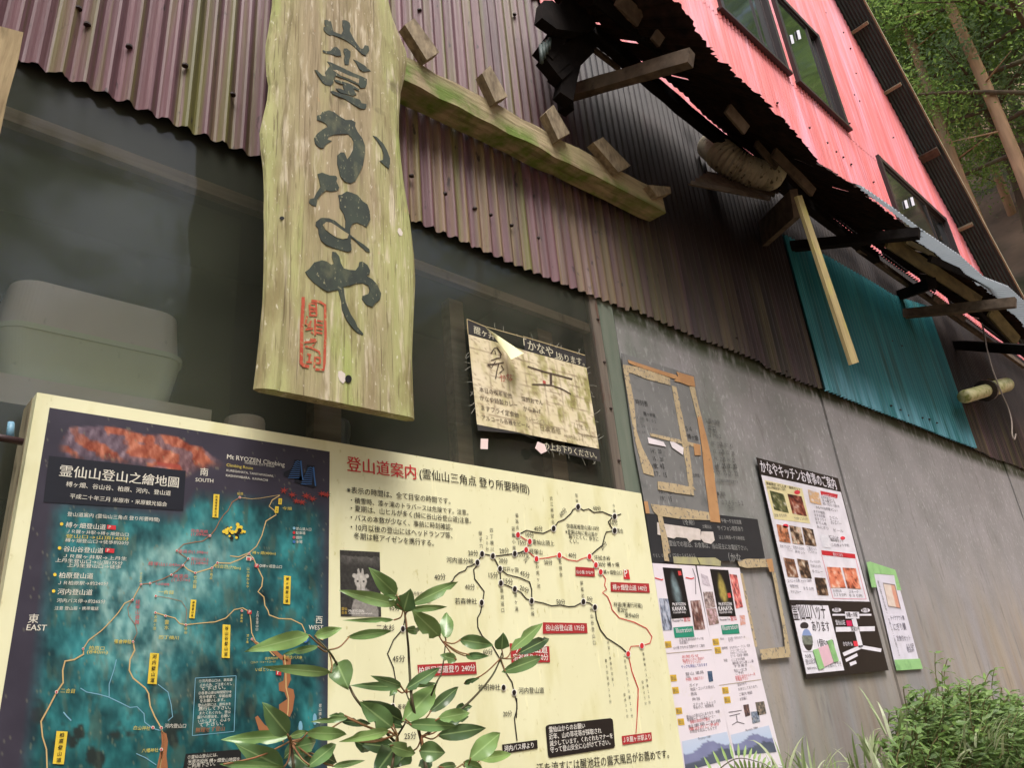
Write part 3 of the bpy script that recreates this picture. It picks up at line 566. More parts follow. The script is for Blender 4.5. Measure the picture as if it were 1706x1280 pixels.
for p in [[(580, 90), (585, 140), (590, 210)], [(590, 95), (650, 100), (655, 210)], [(585, 130), (640, 150)], [(590, 175), (660, 170)], [(580, 215), (660, 220)], [(560, 225), (540, 300), (600, 330)], [(600, 270), (570, 340)], [(640, 250), (640, 420)], [(660, 270), (720, 280)], [(650, 310), (720, 320)], [(650, 350), (715, 360)], [(650, 390), (715, 400)], [(600, 380), (620, 400)], [(540, 360), (620, 350)],
          [(590, 460), (650, 465)], [(530, 490), (660, 480), (600, 540)], [(540, 530), (600, 545), (680, 585), (690, 620)], [(560, 610), (600, 620)], [(585, 610), (580, 690)], [(550, 690), (610, 695)], [(630, 640), (700, 650)], [(640, 640), (630, 750)], [(690, 650), (690, 710)], [(640, 700), (690, 705)]]: sr(p, 20)
part(mb, 'red_seal', m_inkred, sg)
mb = MB(); c = CK4(978, 862); mb.ellipse(c[0], c[1], 5.6, 6.6, YP - 0.0011); mb.ellipse(*CK3(242, 325), 4, 3, YP - 0.0011); part(mb, 'bolt_hole', flat('hole_black', (0.004, 0.003, 0.003)), sg)
mb = MB(); mb.sheet([CK4(*p) for p in [(875, 785), (905, 780), (945, 810), (948, 880), (925, 910), (890, 880), (873, 830)]], YP - 0.0009); part(mb, 'lichen_spot', flat('lichen_white', s2l(200, 190, 180)), sg); mb = MB(); mb.sheet([CK3(*p) for p in [(1420, 430), (1440, 425), (1468, 470), (1462, 505), (1435, 500), (1415, 460)]], YP - 0.0009); part(mb, 'lichen_spot', flat('lichen_white', s2l(200, 190, 180)), sg)

# ================================================================ rail with pegs
m_rail = M('mossy_rail', s2l(164, 150, 118), s2l(124, 110, 84), (5, 60, 60), layers=[(s2l(84, 108, 34), (14, 14, 14), 0.40, 0.58, 0.9, (2.70, 2.66)), (s2l(110, 124, 54), (7, 7, 7), 0.50, 0.64, 0.7, None, (1.1, 1.6)), (s2l(84, 72, 48), (6, 70, 70), 0.58, 0.7, 0.6)], rough=0.85, bump=0.35, bsc=(9, 90, 90))
pa, pb = W(660, 93, -.08), W(1100, 322, -.08)
rl = thing('peg_rail', 'mossy horizontal wooden rail with five small blocks fixed to it', 'rail', ((pa.x + pb.x) / 2, -.05, 2.7))
mb = MB(); mb.beam((0.60, -.055, pa.z - 0.036), (pb.x, -.055, pb.z - 0.036), 0.062, 0.070, n=20, jit=0.0022); part(mb, 'beam', m_rail, rl)
m_block = M('split_wood_block', s2l(146, 132, 108), s2l(96, 84, 68), (70, 70, 30), rough=0.9, bump=0.3)
for q, cr_, y in (([(780, 115), (826, 84), (944, 245), (885, 283)], C2, -.108), ([(1146, 345), (1185, 308), (1268, 455), (1210, 482)], C2, -.108), ([(1448, 532), (1485, 495), (1562, 630), (1508, 660)], C2, -.108), ([(430, 735), (480, 708), (622, 855), (560, 890)], C3, -.108), ([(715, 955), (828, 965), (832, 998), (760, 1015)], C3, -.106)):
    mb = MB(); mb.plate([cr_(*p) for p in q], y, 0.024); part(mb, 'block', m_block, rl)
# corner of another weathered board at the left edge
mb = MB(); mb.plate([(-60, 30), C1(0, 105), C1(95, 130), C1(75, 240), C1(30, 400), C1(0, 545), (-60, 330)], -.20, 0.03)
solo(mb, 'weathered_board', M('tan_board', s2l(158, 140, 106), s2l(116, 98, 70), (60, 60, 9), layers=[(s2l(92, 78, 52), (90, 90, 14), .55, .68, .7), (s2l(140, 142, 84), (14, 14, 6), .55, .68, .5)], rough=.85, bump=.3), 'end of a weathered board cut off by the left edge of the photo', 'board')
# loose lath
m_lath = M('pale_new_lath', s2l(166, 150, 106), s2l(136, 120, 84), (60, 60, 8), layers=[(s2l(170, 168, 70), (6, 6, 6), 0.5, 0.65, 0.7)], rough=0.7)
mb = MB(); mb.plate([C5(*p) for p in [(430, 88), (458, 84), (778, 1022), (740, 1034)]], -.33, 0.010); solo(mb, 'hanging_lath', m_lath, 'pale yellowish lath hanging loose from the awning in front of the teal sheet', 'lath')
# bellows duct and scrap under the awning
m_duct = M('mouldy_white_duct', s2l(206, 200, 176), s2l(168, 160, 136), (20, 20, 20), layers=[(s2l(14, 12, 10), (30, 30, 30), 0.42, 0.56, 0.95, None, (2.06, 1.78)), (s2l(40, 36, 26), (50, 50, 50), 0.58, 0.66, 0.8)], rough=0.6)
pts = [CH6(*p) for p in [(360, 350), (440, 420), (540, 500), (640, 560), (740, 610), (830, 640), (905, 640), (945, 610), (955, 565)]]
yy = [-.06, -.09, -.12, -.14, -.155, -.165, -.17, -.17, -.16]; P3 = [W(*p, y) for p, y in zip(pts, yy)]
def dens(P, n):
    out = []
    for i in range(n):
        t = i / (n - 1) * (len(P) - 1); k = min(int(t), len(P) - 2); f = t - k
        p0, p1, p2, p3 = P[max(k - 1, 0)], P[k], P[k + 1], P[min(k + 2, len(P) - 1)]
        out.append(0.5 * ((2 * p1) + (p2 - p0) * f + (2 * p0 - 5 * p1 + 4 * p2 - p3) * f * f + (3 * p1 - p0 - 3 * p2 + p3) * f ** 3))
    return out
Q = dens(P3, 150); mb = MB(); mb.tube(Q, [0.050 + (0.0055 * math.sin(i * 2 * math.pi / 5) if 20 < i < 118 else 0.001) - (0.02 * max(0, (i - 138) / 12)) for i in range(150)], 20)
solo(mb, 'bellows_duct', m_duct, 'dirty white flexible bellows duct hanging under the awning', 'duct', smooth=True)
mb = MB(); ca, cb2, cc, cdd = W(*CH6(140, 730), -.22), W(*CH6(330, 612), -.06), W(*CH6(1080, 735), -.06), W(*CH6(900, 885), -.22); vs = []; N = 30
for i in range(N + 1):
    t = i / N; a = ca.lerp(cb2, t); b = cdd.lerp(cc, t); h = 0.007 * math.cos(t * 2 * math.pi * 5)
    for s_ in range(5): p = a.lerp(b, s_ / 4); vs.append((p.x, p.y, p.z + h))
mb.add(vs, [(5 * i + k, 5 * i + k + 1, 5 * i + 6 + k, 5 * i + 5 + k) for i in range(N) for k in range(4)]); solo(mb, 'scrap_sheet', m_oldwood, 'small strip of brown corrugated sheet below the bellows duct', 'sheet', smooth=True)
# lamp on the wall at the right, and the dangling cord
m_tube = M('yellowed_tube', s2l(196, 190, 150), s2l(150, 150, 96), (20, 20, 20), layers=[(s2l(120, 130, 60), (40, 40, 40), 0.52, 0.64, 0.8)], rough=0.35)
a, b = W(*CH8(535, 775), -.10), W(*CH8(845, 685), -.16)
lt = thing('wall_lamp', 'yellowed tube lamp in a black clamp, right of the teal sheet', 'lamp', tuple((a + b) / 2))
mb = MB(); mb.tube([a, a.lerp(b, .03), a.lerp(b, .6), a.lerp(b, .62), a.lerp(b, .97), b], [0.030, 0.034, 0.034, 0.040, 0.040, 0.03], 16); part(mb, 'tube', m_tube, lt, smooth=True)
m0 = a.lerp(b, .48); d = (b - a).normalized(); mb = MB(); mb.tube([m0 - d * .012, m0 + d * .012], 0.058, 16); mb.beam(m0 + Vector((0, 0.05, .0)), m0 + Vector((0, .10, 0)), .02, .08); part(mb, 'clamp', m_frame, lt)
mb = MB(); mb.tube([b, b + d * .05], [0.02, 0.022], 10); mb.beam(b + d * .05, b + d * .05 + Vector((0, .10, .05)), .03, .03); part(mb, 'bracket', m_mossplank, lt)
mb = MB(); Q = dens([W(*CH8(*p), -.22) for p in [(665, 250), (685, 340), (700, 430), (735, 560), (770, 660), (810, 760), (850, 850), (875, 940), (880, 1040), (895, 1080), (905, 1040)]], 60); mb.tube(Q, 0.0035, 6)
part(mb, 'cord', flat('grey_cord', s2l(120, 108, 100)), aw, smooth=True)

# ================================================================ behind the plastic sheeting
m_box = M('pale_green_plastic', s2l(238, 246, 222), s2l(232, 240, 214), (5, 5, 5), rough=0.6); m_lid = M('grey_lid_plastic', s2l(246, 236, 228), s2l(238, 228, 220), (5, 5, 5), rough=0.6)
def rbox(mb, x0, x1, y0, y1, z0, z1, r, ins, n=12, mi=0):
    rings = []
    for z, k in ((z0, 0), (z1, ins)):
        ring = []
        for cx, cy, a0 in ((x1 - r, y1 - r, 0), (x0 + r, y1 - r, 90), (x0 + r, y0 + r, 180), (x1 - r, y0 + r, 270)):
            for i in range(n + 1):
                a = R(a0 + 90 * i / n); ring.append((cx - k * math.copysign(1, cx - (x0 + x1) / 2) + r * math.cos(a), cy - k * math.copysign(1, cy - (y0 + y1) / 2) + r * math.sin(a), z))
        rings.append(ring)
    m = len(rings[0]); mb.add(rings[0] + rings[1], [(i, (i + 1) % m, m + (i + 1) % m, m + i) for i in range(m)] + [tuple(reversed(range(m))), tuple(range(m, 2 * m))], mi)
yb_ = 0.10; rz_ = W(*CBX(560, 560), yb_).z; bz = W(*CBX(560, 875), yb_).z; xr_ = W(*CBX(1185, 690), yb_).x + .006; xl_ = W(*CBX(-30, 420), yb_).x; lzt = W(*CBX(560, 265), yb_ + .012).z
bx = thing('storage_box', 'pale green plastic storage box with grey lid behind the dusty sheeting', 'box', ((xl_ + xr_) / 2, 0.3, bz))
mb = MB(); rbox(mb, xl_ + .020, xr_ - .024, yb_ + .012, yb_ + .4, bz, rz_, .032, -0.013); part(mb, 'tub', m_box, bx)
mb = MB(); rbox(mb, xl_ + .003, xr_ - .007, yb_ - .004, yb_ + .415, rz_, rz_ + .009, .040, 0); part(mb, 'rim', m_box, bx)
mb = MB(); rbox(mb, xl_ + .008, xr_ - .012, yb_ + .002, yb_ + .41, rz_ + .009, lzt, .040, 0.006)
part(mb, 'lid', m_lid, bx)
mb = MB(); mb.box((xl_ - .2, yb_ - .02, bz - 0.045), (xr_ + .03, yb_ + .5, bz - 0.003)); solo(mb, 'box_board', m_lid, 'grey slab under the storage box behind the sheeting', 'board')
m_can = M('dull_jar', s2l(96, 96, 98), s2l(70, 70, 72), (9, 9, 9), rough=0.35, metal=0.4)
for (cx, cy, r, lab) in ((C7(1570, 185), None, .035, 'dark lidded jar under the tip of the plank sign'), (C7(1160, 172), None, .034, 'pale domed jar above the map board, left of the plank sign')):
    p = W(*cx, 0.14); mb = MB(); mb.lathe((p.x, p.y, p.z - .12), [(r * .9, 0), (r * .96, .02), (r * .96, .085), (r, .09), (r * 1.02, .094), (r * 1.02, .114), (r * .97, .12)], 24); j = part(mb, 'jar', m_can if 'dark' in lab else m_lid, None, smooth=False); tag(j, lab, 'jar', 'jars on the shelf behind the sheeting')
# iron rod with blue pole at the left edge
mb = MB(); mb.tube([W(-40, 722, -.09), W(*CBX(145, 1192), -.09)], 0.0045, 8); solo(mb, 'iron_rod', flat('dark_iron', s2l(60, 44, 44), 0.4), 'thin dark iron rod running into the left side of the map board', 'rod', smooth=True)
mb = MB(); mb.tube([W(*CBX(70, 1068), -.085), W(*CBX(62, 1172), -.085)], [0.0035, 0.0045], 8); solo(mb, 'blue_peg', flat('light_blue_plastic', s2l(110, 150, 170), 0.4), 'short light blue peg standing on the iron rod', 'peg', smooth=True)

# ================================================================ the trail map board
YB = -0.078; L1, L2, L3, L4 = YB - .0006, YB - .0012, YB - .0018, YB - .0024
m_cream = M('cream_board', s2l(221, 219, 182), s2l(214, 211, 173), (9, 9, 5), layers=[(s2l(196, 190, 132), (14, 14, 5), 0.54, 0.72, 0.6), (s2l(176, 168, 104), (120, 120, 60), 0.66, 0.74, 0.6), (s2l(236, 232, 190), (70, 70, 12), 0.64, 0.72, 0.5)], rough=0.45, spec=0.4)
m_side = M('weathered_board_edge', s2l(150, 142, 116), s2l(116, 108, 88), (40, 40, 6), layers=[(s2l(72, 64, 44), (60, 60, 20), 0.54, 0.68, 0.8)], rough=0.8)
k_black, k_white, k_red, k_box = ink(34, 28, 26), ink(232, 228, 220), ink(196, 44, 50), ink(166, 46, 50)
x0, z1 = XZ(62, 654, YB); x1 = XZ(1068, 823, YB)[0]; z0 = XZ(1140, 1280, YB)[1] - 0.16
bd = thing('trail_map_board', 'large cream trail map board with painted teal map and route diagram', 'board', ((x0 + x1) / 2, -.06, z0))
mb = MB(); mb.box((x0, YB, z0), (x1, YB + .022, z1)); part(mb, 'panel', m_cream, bd)
mb = MB(); t = .02
mb.box((x0 - .001, YB + .0215, z0), (x0 + t, -.012, z1)); mb.box((x1 - t, YB + .0215, z0), (x1, -.012, z1 - .001)); mb.box((x0 + t, YB + .0215, z1 - t), (x1 - t, -.012, z1 - .002)); part(mb, 'frame', m_side, bd)
for x in (x0 + .12, x1 - .12): mb = MB(); mb.box((x - .025, YB + .0225, ground_z(x, -.05) - .3), (x + .025, -.014, z1 - t - .001)); part(mb, 'post', m_oldwood, bd)
# painted map: colours of the painting itself
mtl = C7(235, 112); mtr = C7(1562, 322); mzb = z0 + .02
def px_at(x, z, y):      # plane point back to a photo pixel, only to read off the printed colours
    d = Vector((x, y, z)) - CAM; q = XC * d.x + YC * d.y + ZC * d.z; return (PW / 2 + FPX * q.x / q.z, PH / 2 + FPX * q.y / q.z)
mx0, mz1 = XZ(*mtl, L1); mx1 = XZ(*mtr, L1)[0]
quad = [px_at(mx0, mz1, L1), px_at(mx1, mz1, L1), px_at(mx1, mzb, L1), px_at(mx0, mzb, L1)]
mt_t = [(250, 330), (290, 262), (330, 205), (450, 200), (540, 203), (600, 218), (680, 240), (780, 240), (840, 250), (900, 288), (960, 302), (1010, 345), (1080, 380)]
mt_b = [(250, 300), (330, 318), (420, 330), (520, 335), (640, 345), (720, 385), (870, 412), (930, 385), (1010, 360), (1080, 370)]
def mapcol(U, V, PX, PY):
    x = np.empty_like(U); y = np.empty_like(U); X = mx0 + (mx1 - mx0) * U; Z = mz1 + (mzb - mz1) * V
    for i in np.ndindex(U.shape): p = px_at(X[i], Z[i], L1); x[i] = p[0]; y[i] = (p[1] - 640) * 2.8433
    x = x * 2.8433
    n1 = vnoise(x * .008 + 3, y * .008, 1); n2 = vnoise(x * .02, y * .014 + 8, 2); n3 = vnoise(x * .06, y * .03, 5, 3)
    dark = np.stack([44 + 14 * n1, 40 + 14 * n1, 52 + 14 * n1], -1)
    glow = np.exp(-(((x - 950 + .25 * (y - 850)) / 190) ** 2 + ((y - 850) / 150) ** 2)) + 1.1 * np.exp(-(((x - 640) / 220) ** 2 + ((y - 980) / 190) ** 2)) * n2 * 1.6 + .85 * np.exp(-(((x - 700) / 320) ** 2 + ((y - 1250) / 260) ** 2)) * n2
    glow = .64 * np.clip(glow * (0.55 + .9 * n2), 0, 1)[..., None]
    teal = np.array([28., 88, 92]) + (n1[..., None] - .5) * np.array([50, 110, 110]) + (n2[..., None] - .5) * np.array([40, 70, 66]) + (n3[..., None] - .5) * np.array([30, 36, 34])
    low = np.clip((y - 1350) / 700, 0, 1)[..., None]; teal = teal * (1 - .45 * low) + np.array([14, 62, 60]) * .45 * low
    blot = np.clip((vnoise(x * .011 + 9, y * .009 + 2, 11) - .56) * 9, 0, 1)[..., None] * np.clip((y - 1150) / 500, .15, 1)[..., None]; teal = teal * (1 - blot) + np.array([30, 40, 38]) * blot
    brn = np.clip((vnoise(x * .03 + 1, y * .008, 21) - .60) * 10, 0, 1)[..., None] * .5; teal = teal * (1 - brn) + np.array([70, 82, 70]) * brn
    teal = teal * (1 - glow) + (np.array([152, 192, 188]) + (n3[..., None] - .5) * np.array([70, 50, 44]) + (n2[..., None] - .5) * np.array([60, 20, 0])) * glow
    sm = lambda a, b, v: np.clip((v - a) / (b - a), 0, 1)
    left = 262 - .115 * (y - 600); m = sm(-40, 50, x - left) * sm(-20, 60, y - (560 + .10 * (x - 250) - 120 * sm(850, 930, x))) * sm(-60, 20, 1500 - x)
    m = m[..., None]; c = dark * (1 - m) + teal * m
    top = np.interp(x, [p[0] for p in mt_t], [p[1] for p in mt_t]); bot = np.interp(x, [p[0] for p in mt_b], [p[1] for p in mt_b]) + 40 * (n3 - .5)
    mt = (sm(-4, 6, y - top) * sm(-30, 12, bot + 12 - y) * sm(270, 330, x) * sm(1075, 990, x))[..., None]
    pat = vnoise(x * .010 + 4, y * .018 + 6, 31, 3)[..., None]; org = np.array([152., 84, 62]) + (n3[..., None] - .5) * 90 + (n2[..., None] - .5) * 50; prp = np.array([96., 84, 98]) + (n3[..., None] - .5) * 60
    ph = (x * .8 - (y - 200) * 1.1 + 190 * pat[..., 0]) / 165; saw = ph - np.floor(ph); pk = np.clip(sm(.46, .58, saw) - sm(.92, 1.0, saw) + .55 * sm(480, 330, x) * sm(300, 240, y) - .25 * sm(560, 640, x), 0, 1)[..., None] * .92
    strk = (vnoise((x + y * .9) * .05, (y - x * .3) * .012, 33, 3)[..., None] - .5) * 120; org = org + strk * np.array([.6, .6, .5]); prp = prp + strk * .5; mc = org * (1 - pk) + prp * pk; c = c * (1 - mt) + mc * mt
    red = (np.exp(-(((x - 800) / 85) ** 2 + ((y - 385 - .16 * (x - 800)) / 20) ** 2) * 1.4) > .5)[..., None] * .8; c = c * (1 - red) + np.array([150, 62, 50]) * red
    sp = (vnoise(x * .09, y * .09, 41, 2) > .83)[..., None] * .55; c = c * (1 - sp) + np.array([120, 118, 96]) * sp
    return c[..., 0], c[..., 1], c[..., 2]
mb = MB(); picture(mb, quad, L1, mapcol, 230, 230); part(mb, 'painted_map', printed('painted_map', 0.5), bd)
# lettering and marks on the painted map
mb = MB(); MHW = .0050; mw = [ink(214, 210, 196), ink(206, 186, 84), ink(188, 78, 84), ink(222, 192, 62), ink(30, 30, 30), ink(196, 168, 116), ink(120, 168, 190), ink(196, 50, 56), ink(60, 104, 160), ink(152, 100, 66), ink(24, 26, 36), ink(150, 52, 44)]
WH, YE, RD, TG, BK, TR, BL, PR, BB, BR, NV, LF = range(12)
mb.sheet([C7(*p) for p in [(232, 340), (880, 412), (868, 600), (205, 560)]], L2, NV)
T(mb, '霊仙山登山之繪地圖', C7(280, 432), C7(845, 488), L3, WH, .02)
T(mb, '榑ヶ畑、谷山谷、柏原、河内、登山道', C7(312, 484), C7(808, 528), L3, WH, .01)
T(mb, '平成二十年三月 米原市・米原観光協会', C7(330, 540), C7(790, 580), L3, WH, .01)
T(mb, 'Mt RYOZEN Climbing', C7(1075, 354), C7(1348, 392), L3, WH, .02); T(mb, 'MAIBARA CITY SHIGA', C7(1160, 378), C7(1300, 396), L3, WH)
T(mb, 'Climbing Route', C7(1073, 390), C7(1198, 406), L3, YE, .01); T(mb, 'KUREGAHATA, TANIYAMADANI,', C7(1073, 414), C7(1296, 442), L3, WH); T(mb, 'KASHIWABARA,  KAWACHI', C7(1070, 438), C7(1268, 462), L3, WH)
for s, a, b in (('南', (948, 430), (985, 434)), ('SOUTH', (926, 462), (1010, 468)), ('東', (132, 1130), (180, 1130)), ('EAST', (124, 1168), (218, 1170)), ('西', (1495, 1132), (1526, 1134)), ('WEST', (1462, 1164), (1530, 1166))): T(mb, s, C7(*a), C7(*b), L2, WH, .02)
T(mb, '登山道案内 (霊仙山三角点 登り所要時間)', C7(318, 625), C7(755, 652), L2, WH)
for s, a, b in (('榑ヶ畑登山道', (310, 678), (500, 690)), ('谷山谷登山道', (300, 792), (488, 802)), ('柏原登山道', (278, 918), (440, 922)), ('河内登山道', (272, 996), (436, 1000))):
    T(mb, s, C7(*a), C7(*b), L2, WH, .015); mb.ellipse(*C7(a[0] - 18, a[1] - 14), 2.8, 2.8, L2, TG)
for s, a, b, k in (('ＪＲ醒ヶ井駅→榑ヶ畑登山口', (316, 705), (608, 722), WH), ('登山口→山頂140分', (310, 728), (610, 742), YE), ('榑ヶ畑登山口→徒歩約20分', (308, 748), (610, 762), WH), ('ＪＲ醒ヶ井駅→上丹生', (300, 822), (600, 836), WH), ('上丹生登山口→山頂175分', (262, 842), (580, 858), WH), ('上丹生登山口→徒歩', (318, 866), (572, 876), WH), ('ＪＲ柏原駅→約240分', (275, 950), (512, 955), WH), ('河内バス停→約265分', (268, 1034), (498, 1040), WH), ('注意 登山届・携帯電話', (258, 1070), (466, 1072), WH)): T(mb, s, C7(*a), C7(*b), L2, k, mh=MHW)
for p in [(508, 672), (500, 782)]: mb.sheet([C7(p[0], p[1] - 4), C7(p[0] + 42, p[1]), C7(p[0] + 40, p[1] + 20), C7(p[0] - 2, p[1] + 16)], L2, PR); T(mb, 'P', C7(p[0] + 6, p[1] + 14), C7(p[0] + 16, p[1] + 15), L3, WH, .02)
def route(pts, w, k, cr_=C7): mb.ribbon([cr_(*p) for p in pts], w * .72, L2 + .0001 * (len(mb.f) % 4), k)
def tag_(cr_, q, s): mb.sheet([cr_(*p) for p in q], L3, TG); VT(mb, s, cr_((q[0][0] + q[1][0]) / 2, q[0][1] + 6), cr_((q[2][0] + q[3][0]) / 2, q[2][1] - 6), L4, mi=BK, off=.015, fill=.72)
route([(1326, 528), (1290, 550), (1275, 580), (1300, 600), (1308, 620), (1260, 650), (1240, 720), (1215, 770), (1180, 800), (1130, 820), (1090, 815)], 2.2, TR)
route([(1326, 526), (1300, 530), (1230, 542), (1190, 545), (1136, 538)], 1.0, TR); route([(1136, 538), (1100, 560), (1080, 600), (1060, 620), (1040, 650), (1020, 690), (995, 720), (960, 745), (920, 750), (870, 760), (838, 790), (860, 810), (892, 828), (868, 858), (840, 885), (812, 905), (770, 925), (711, 945), (668, 950)], 1.6, BR)
route([(868, 860), (890, 880), (925, 896), (960, 885), (1004, 872), (1030, 848), (1090, 850), (1140, 830), (1180, 805), (1200, 825), (1216, 862), (1230, 890), (1245, 920), (1240, 960), (1222, 985), (1250, 1010), (1255, 1050), (1270, 1075), (1275, 1095), (1320, 1112), (1380, 1115), (1430, 1140), (1446, 1175), (1440, 1205), (1400, 1240), (1340, 1250)], 2.4, TR)
route([(668, 950), (640, 1000), (628, 1023), (590, 1040), (560, 1085), (520, 1130), (480, 1170), (420, 1215), (394, 1256)], 2.2, TR); route([(628, 1023), (605, 1060), (610, 1100), (640, 1140), (650, 1180), (630, 1222)], 1.2, BR)
route([(738, 1005), (800, 1015), (860, 1030), (885, 1070), (880, 1142)], 1.0, BR); route([(736, 1084), (784, 1098), (830, 1110), (850, 1135), (880, 1142), (940, 1135), (1020, 1128), (1070, 1110), (1110, 1070), (1150, 1062), (1182, 1080), (1188, 1120), (1192, 1180), (1210, 1220), (1260, 1250), (1300, 1290)], 2.2, TR)
route([(538, 512), (540, 545), (480, 580), (420, 590), (405, 650), (408, 730), (366, 790), (320, 880), (265, 980), (275, 1080), (300, 1160), (305, 1300)], 3.4, TR, CA); route([(860, 465), (870, 520), (840, 580), (835, 650), (860, 700), (940, 765), (960, 800), (970, 880), (1000, 950), (1040, 1020), (1060, 1080), (1050, 1160), (1030, 1300)], 3.2, TR, CA)
route([(520, 765), (560, 790), (640, 805), (700, 822), (770, 855), (840, 890), (885, 885), (930, 930), (935, 985), (985, 1025), (1040, 1040)], 2.0, BL, CA); route([(752, 580), (735, 650), (705, 740), (705, 822)], 1.8, BL, CA); route([(1020, 740), (1085, 790), (1105, 870), (1115, 950), (1085, 975)], 1.8, BL, CA); route([(880, 1188), (940, 1215), (1010, 1262)], 1.8, BL, CA); route([(410, 920), (430, 945), (460, 975)], 3, BL, CA)
mb.sheet([CA(*p) for p in [(1040, 1040), (1075, 1060), (1085, 1110), (1075, 1200), (1085, 1290), (1010, 1290), (1030, 1200), (1045, 1120)]], L2 + .0003, BR)
mb.sheet([CS2(*p) for p in [(690, 0), (775, 60), (760, 180), (770, 290), (735, 380), (800, 400), (815, 480), (790, 640), (760, 710), (640, 640), (640, 570), (730, 510), (700, 430), (640, 415), (635, 330), (690, 300), (700, 200), (680, 80)]], L2 + .0003, BR)
route([(700, 0), (715, 200), (718, 380), (745, 500), (740, 640), (730, 720)], 2.4, TR, CS2); mb.sheet([CS2(*p) for p in [(370, 715), (400, 695), (480, 800), (580, 860), (700, 920), (690, 1000), (640, 940), (480, 900), (420, 880)]], L2 + .0003, BR)
mb.sheet([CS1(*p) for p in [(240, 630), (330, 680), (420, 700), (520, 780), (560, 820), (490, 800), (420, 740), (300, 690)]], L2 + .0003, BR)
for q, s in (([(1012, 522), (1040, 524), (1034, 634), (1006, 632)], '弥高尾根登山道'), ([(904, 1022), (930, 1024), (922, 1112), (896, 1110)], '榑畑登山道'), ([(1345, 908), (1378, 912), (1374, 1046), (1342, 1042)], '榑ヶ畑登山道'), ([(1055, 1140), (1092, 1143), (1088, 1300), (1050, 1298)], '谷山谷登山道'), ([(1320, 542), (1336, 543), (1334, 572), (1318, 571)], '柏原'), ([(1304, 580), (1321, 581), (1318, 612), (1301, 611)], '今畑')): tag_(C7, q, s)
for q, s in (([(970, 537), (1028, 540), (1012, 740), (952, 736)], '河内登山道'), ([(366, 1042), (437, 1046), (412, 1258), (340, 1254)], '柏原登山道')): tag_(CA, q, s)
for p in [(1136, 538), (995, 720), (838, 790), (892, 828), (868, 860), (812, 905), (711, 945), (668, 950), (925, 896), (1004, 872), (1030, 848), (628, 1023), (738, 1005), (736, 1084), (784, 1100), (880, 1142), (1146, 1076), (630, 1222), (394, 1256), (1194, 1210), (1180, 805), (1196, 828)]: mb.ellipse(*C7(*p), 2.2, 2.4, L3, WH, 8); mb.ellipse(*C7(*p), 1.5, 1.6, L4, RD, 8)
for p in [(365, 790), (988, 1020), (1042, 1022), (1042, 1162)]: mb.ellipse(*CA(*p), 3, 3.2, L3, WH, 8); mb.ellipse(*CA(*p), 1.9, 2, L4, RD, 8)
for s, a, b, k in (('弥高尾根', (905, 702), (985, 708), RD), ('(1,094m)', (905, 718), (990, 722), RD), ('最高点(1,098m)', (845, 800), (985, 806), RD), ('霊仙山頂上', (905, 836), (990, 840), RD), ('(1,084m)', (905, 854), (985, 856), RD), ('経塚山(1,040m)', (702, 858), (862, 866), RD), ('南霊岳', (822, 918), (892, 918), RD), ('(1,037m)', (812, 935), (900, 936), RD), ('七合目避難', (735, 952), (802, 956), RD), ('四合目(770m)', (1020, 870), (1140, 880), YE), ('榑ヶ畑(400m)', (1195, 806), (1306, 810), YE), ('◎榑ヶ畑登山口', (1228, 868), (1335, 874), WH), ('柏原', (1124, 526), (1152, 527), YE), ('今畑', (1338, 596), (1382, 597), YE), ('一合目', (748, 992), (820, 996), YE), ('落合神社', (540, 1228), (622, 1228), YE), ('四丁横川', (752, 1208), (845, 1212), YE), ('登山道入口', (1402, 692), (1474, 696), WH), ('駐車場', (1402, 712), (1446, 714), WH), ('便所', (1402, 734), (1432, 735), WH), ('水場', (1402, 753), (1432, 755), WH)): T(mb, s, C7(*a), C7(*b), L3, k, mh=MHW)
for p, k in (((1393, 684), BL), ((1393, 705), PR), ((1393, 727), RD), ((1393, 748), BB)): mb.ellipse(*C7(*p), 2.4, 2.6, L3, k, 8)
for s, p, q, k in (('山小屋かなや', (1175, 868), (1172, 970), YE), ('屏風岩', (1145, 1090), (1143, 1132), YE), ('上丹生登山口', (1220, 1075), (1216, 1172), WH), ('漆ヶ滝', (1174, 1186), (1170, 1232), YE), ('霊水', (790, 1118), (787, 1168), YE), ('お虎ヶ池', (738, 1096), (730, 1168), YE), ('汗ふき峠', (668, 893), (665, 942), YE), ('七合目', (925, 905), (920, 972), YE), ('三角点', (1003, 880), (998, 928), YE), ('谷山', (880, 1150), (878, 1186), YE)): VT(mb, s, C7(*p), C7(*q), L3, mi=k)
VT(mb, '経塚山避難', C7(652, 1022), C7(648, 1142), L3, mi=RD)
for s, a, b, k in (('柏原口', (572, 515), (672, 520), YE), ('(840m)', (560, 540), (694, 543), YE), ('二合目', (390, 792), (480, 796), YE), ('落合神社', (735, 474), (846, 476), YE), ('八幡神社', (915, 1180), (1022, 1176), YE), ('白山神社', (862, 1032), (968, 1036), YE), ('河内登山口', (1062, 1020), (1200, 1020), WH)): T(mb, s, CA(*a), CA(*b), L3, k, mh=MHW)
for s, a, b, k in (('徒歩約20分', (480, 65), (630, 60), YE), ('上丹生バス停', (690, 50), (895, 58), YE), ('（ゴルフ・ショートコース）', (322, 108), (600, 96), YE), ('いぼとり公園', (375, 195), (608, 188), YE)): T(mb, s, CS2(*a), CS2(*b), L3, k)
for q in ([(604, 183), (665, 178), (662, 244), (606, 238)],): mb.sheet([CS2(*p) for p in q], L3, PR); T(mb, 'P', CS2(618, 232), CS2(652, 230), L4, WH, .03)
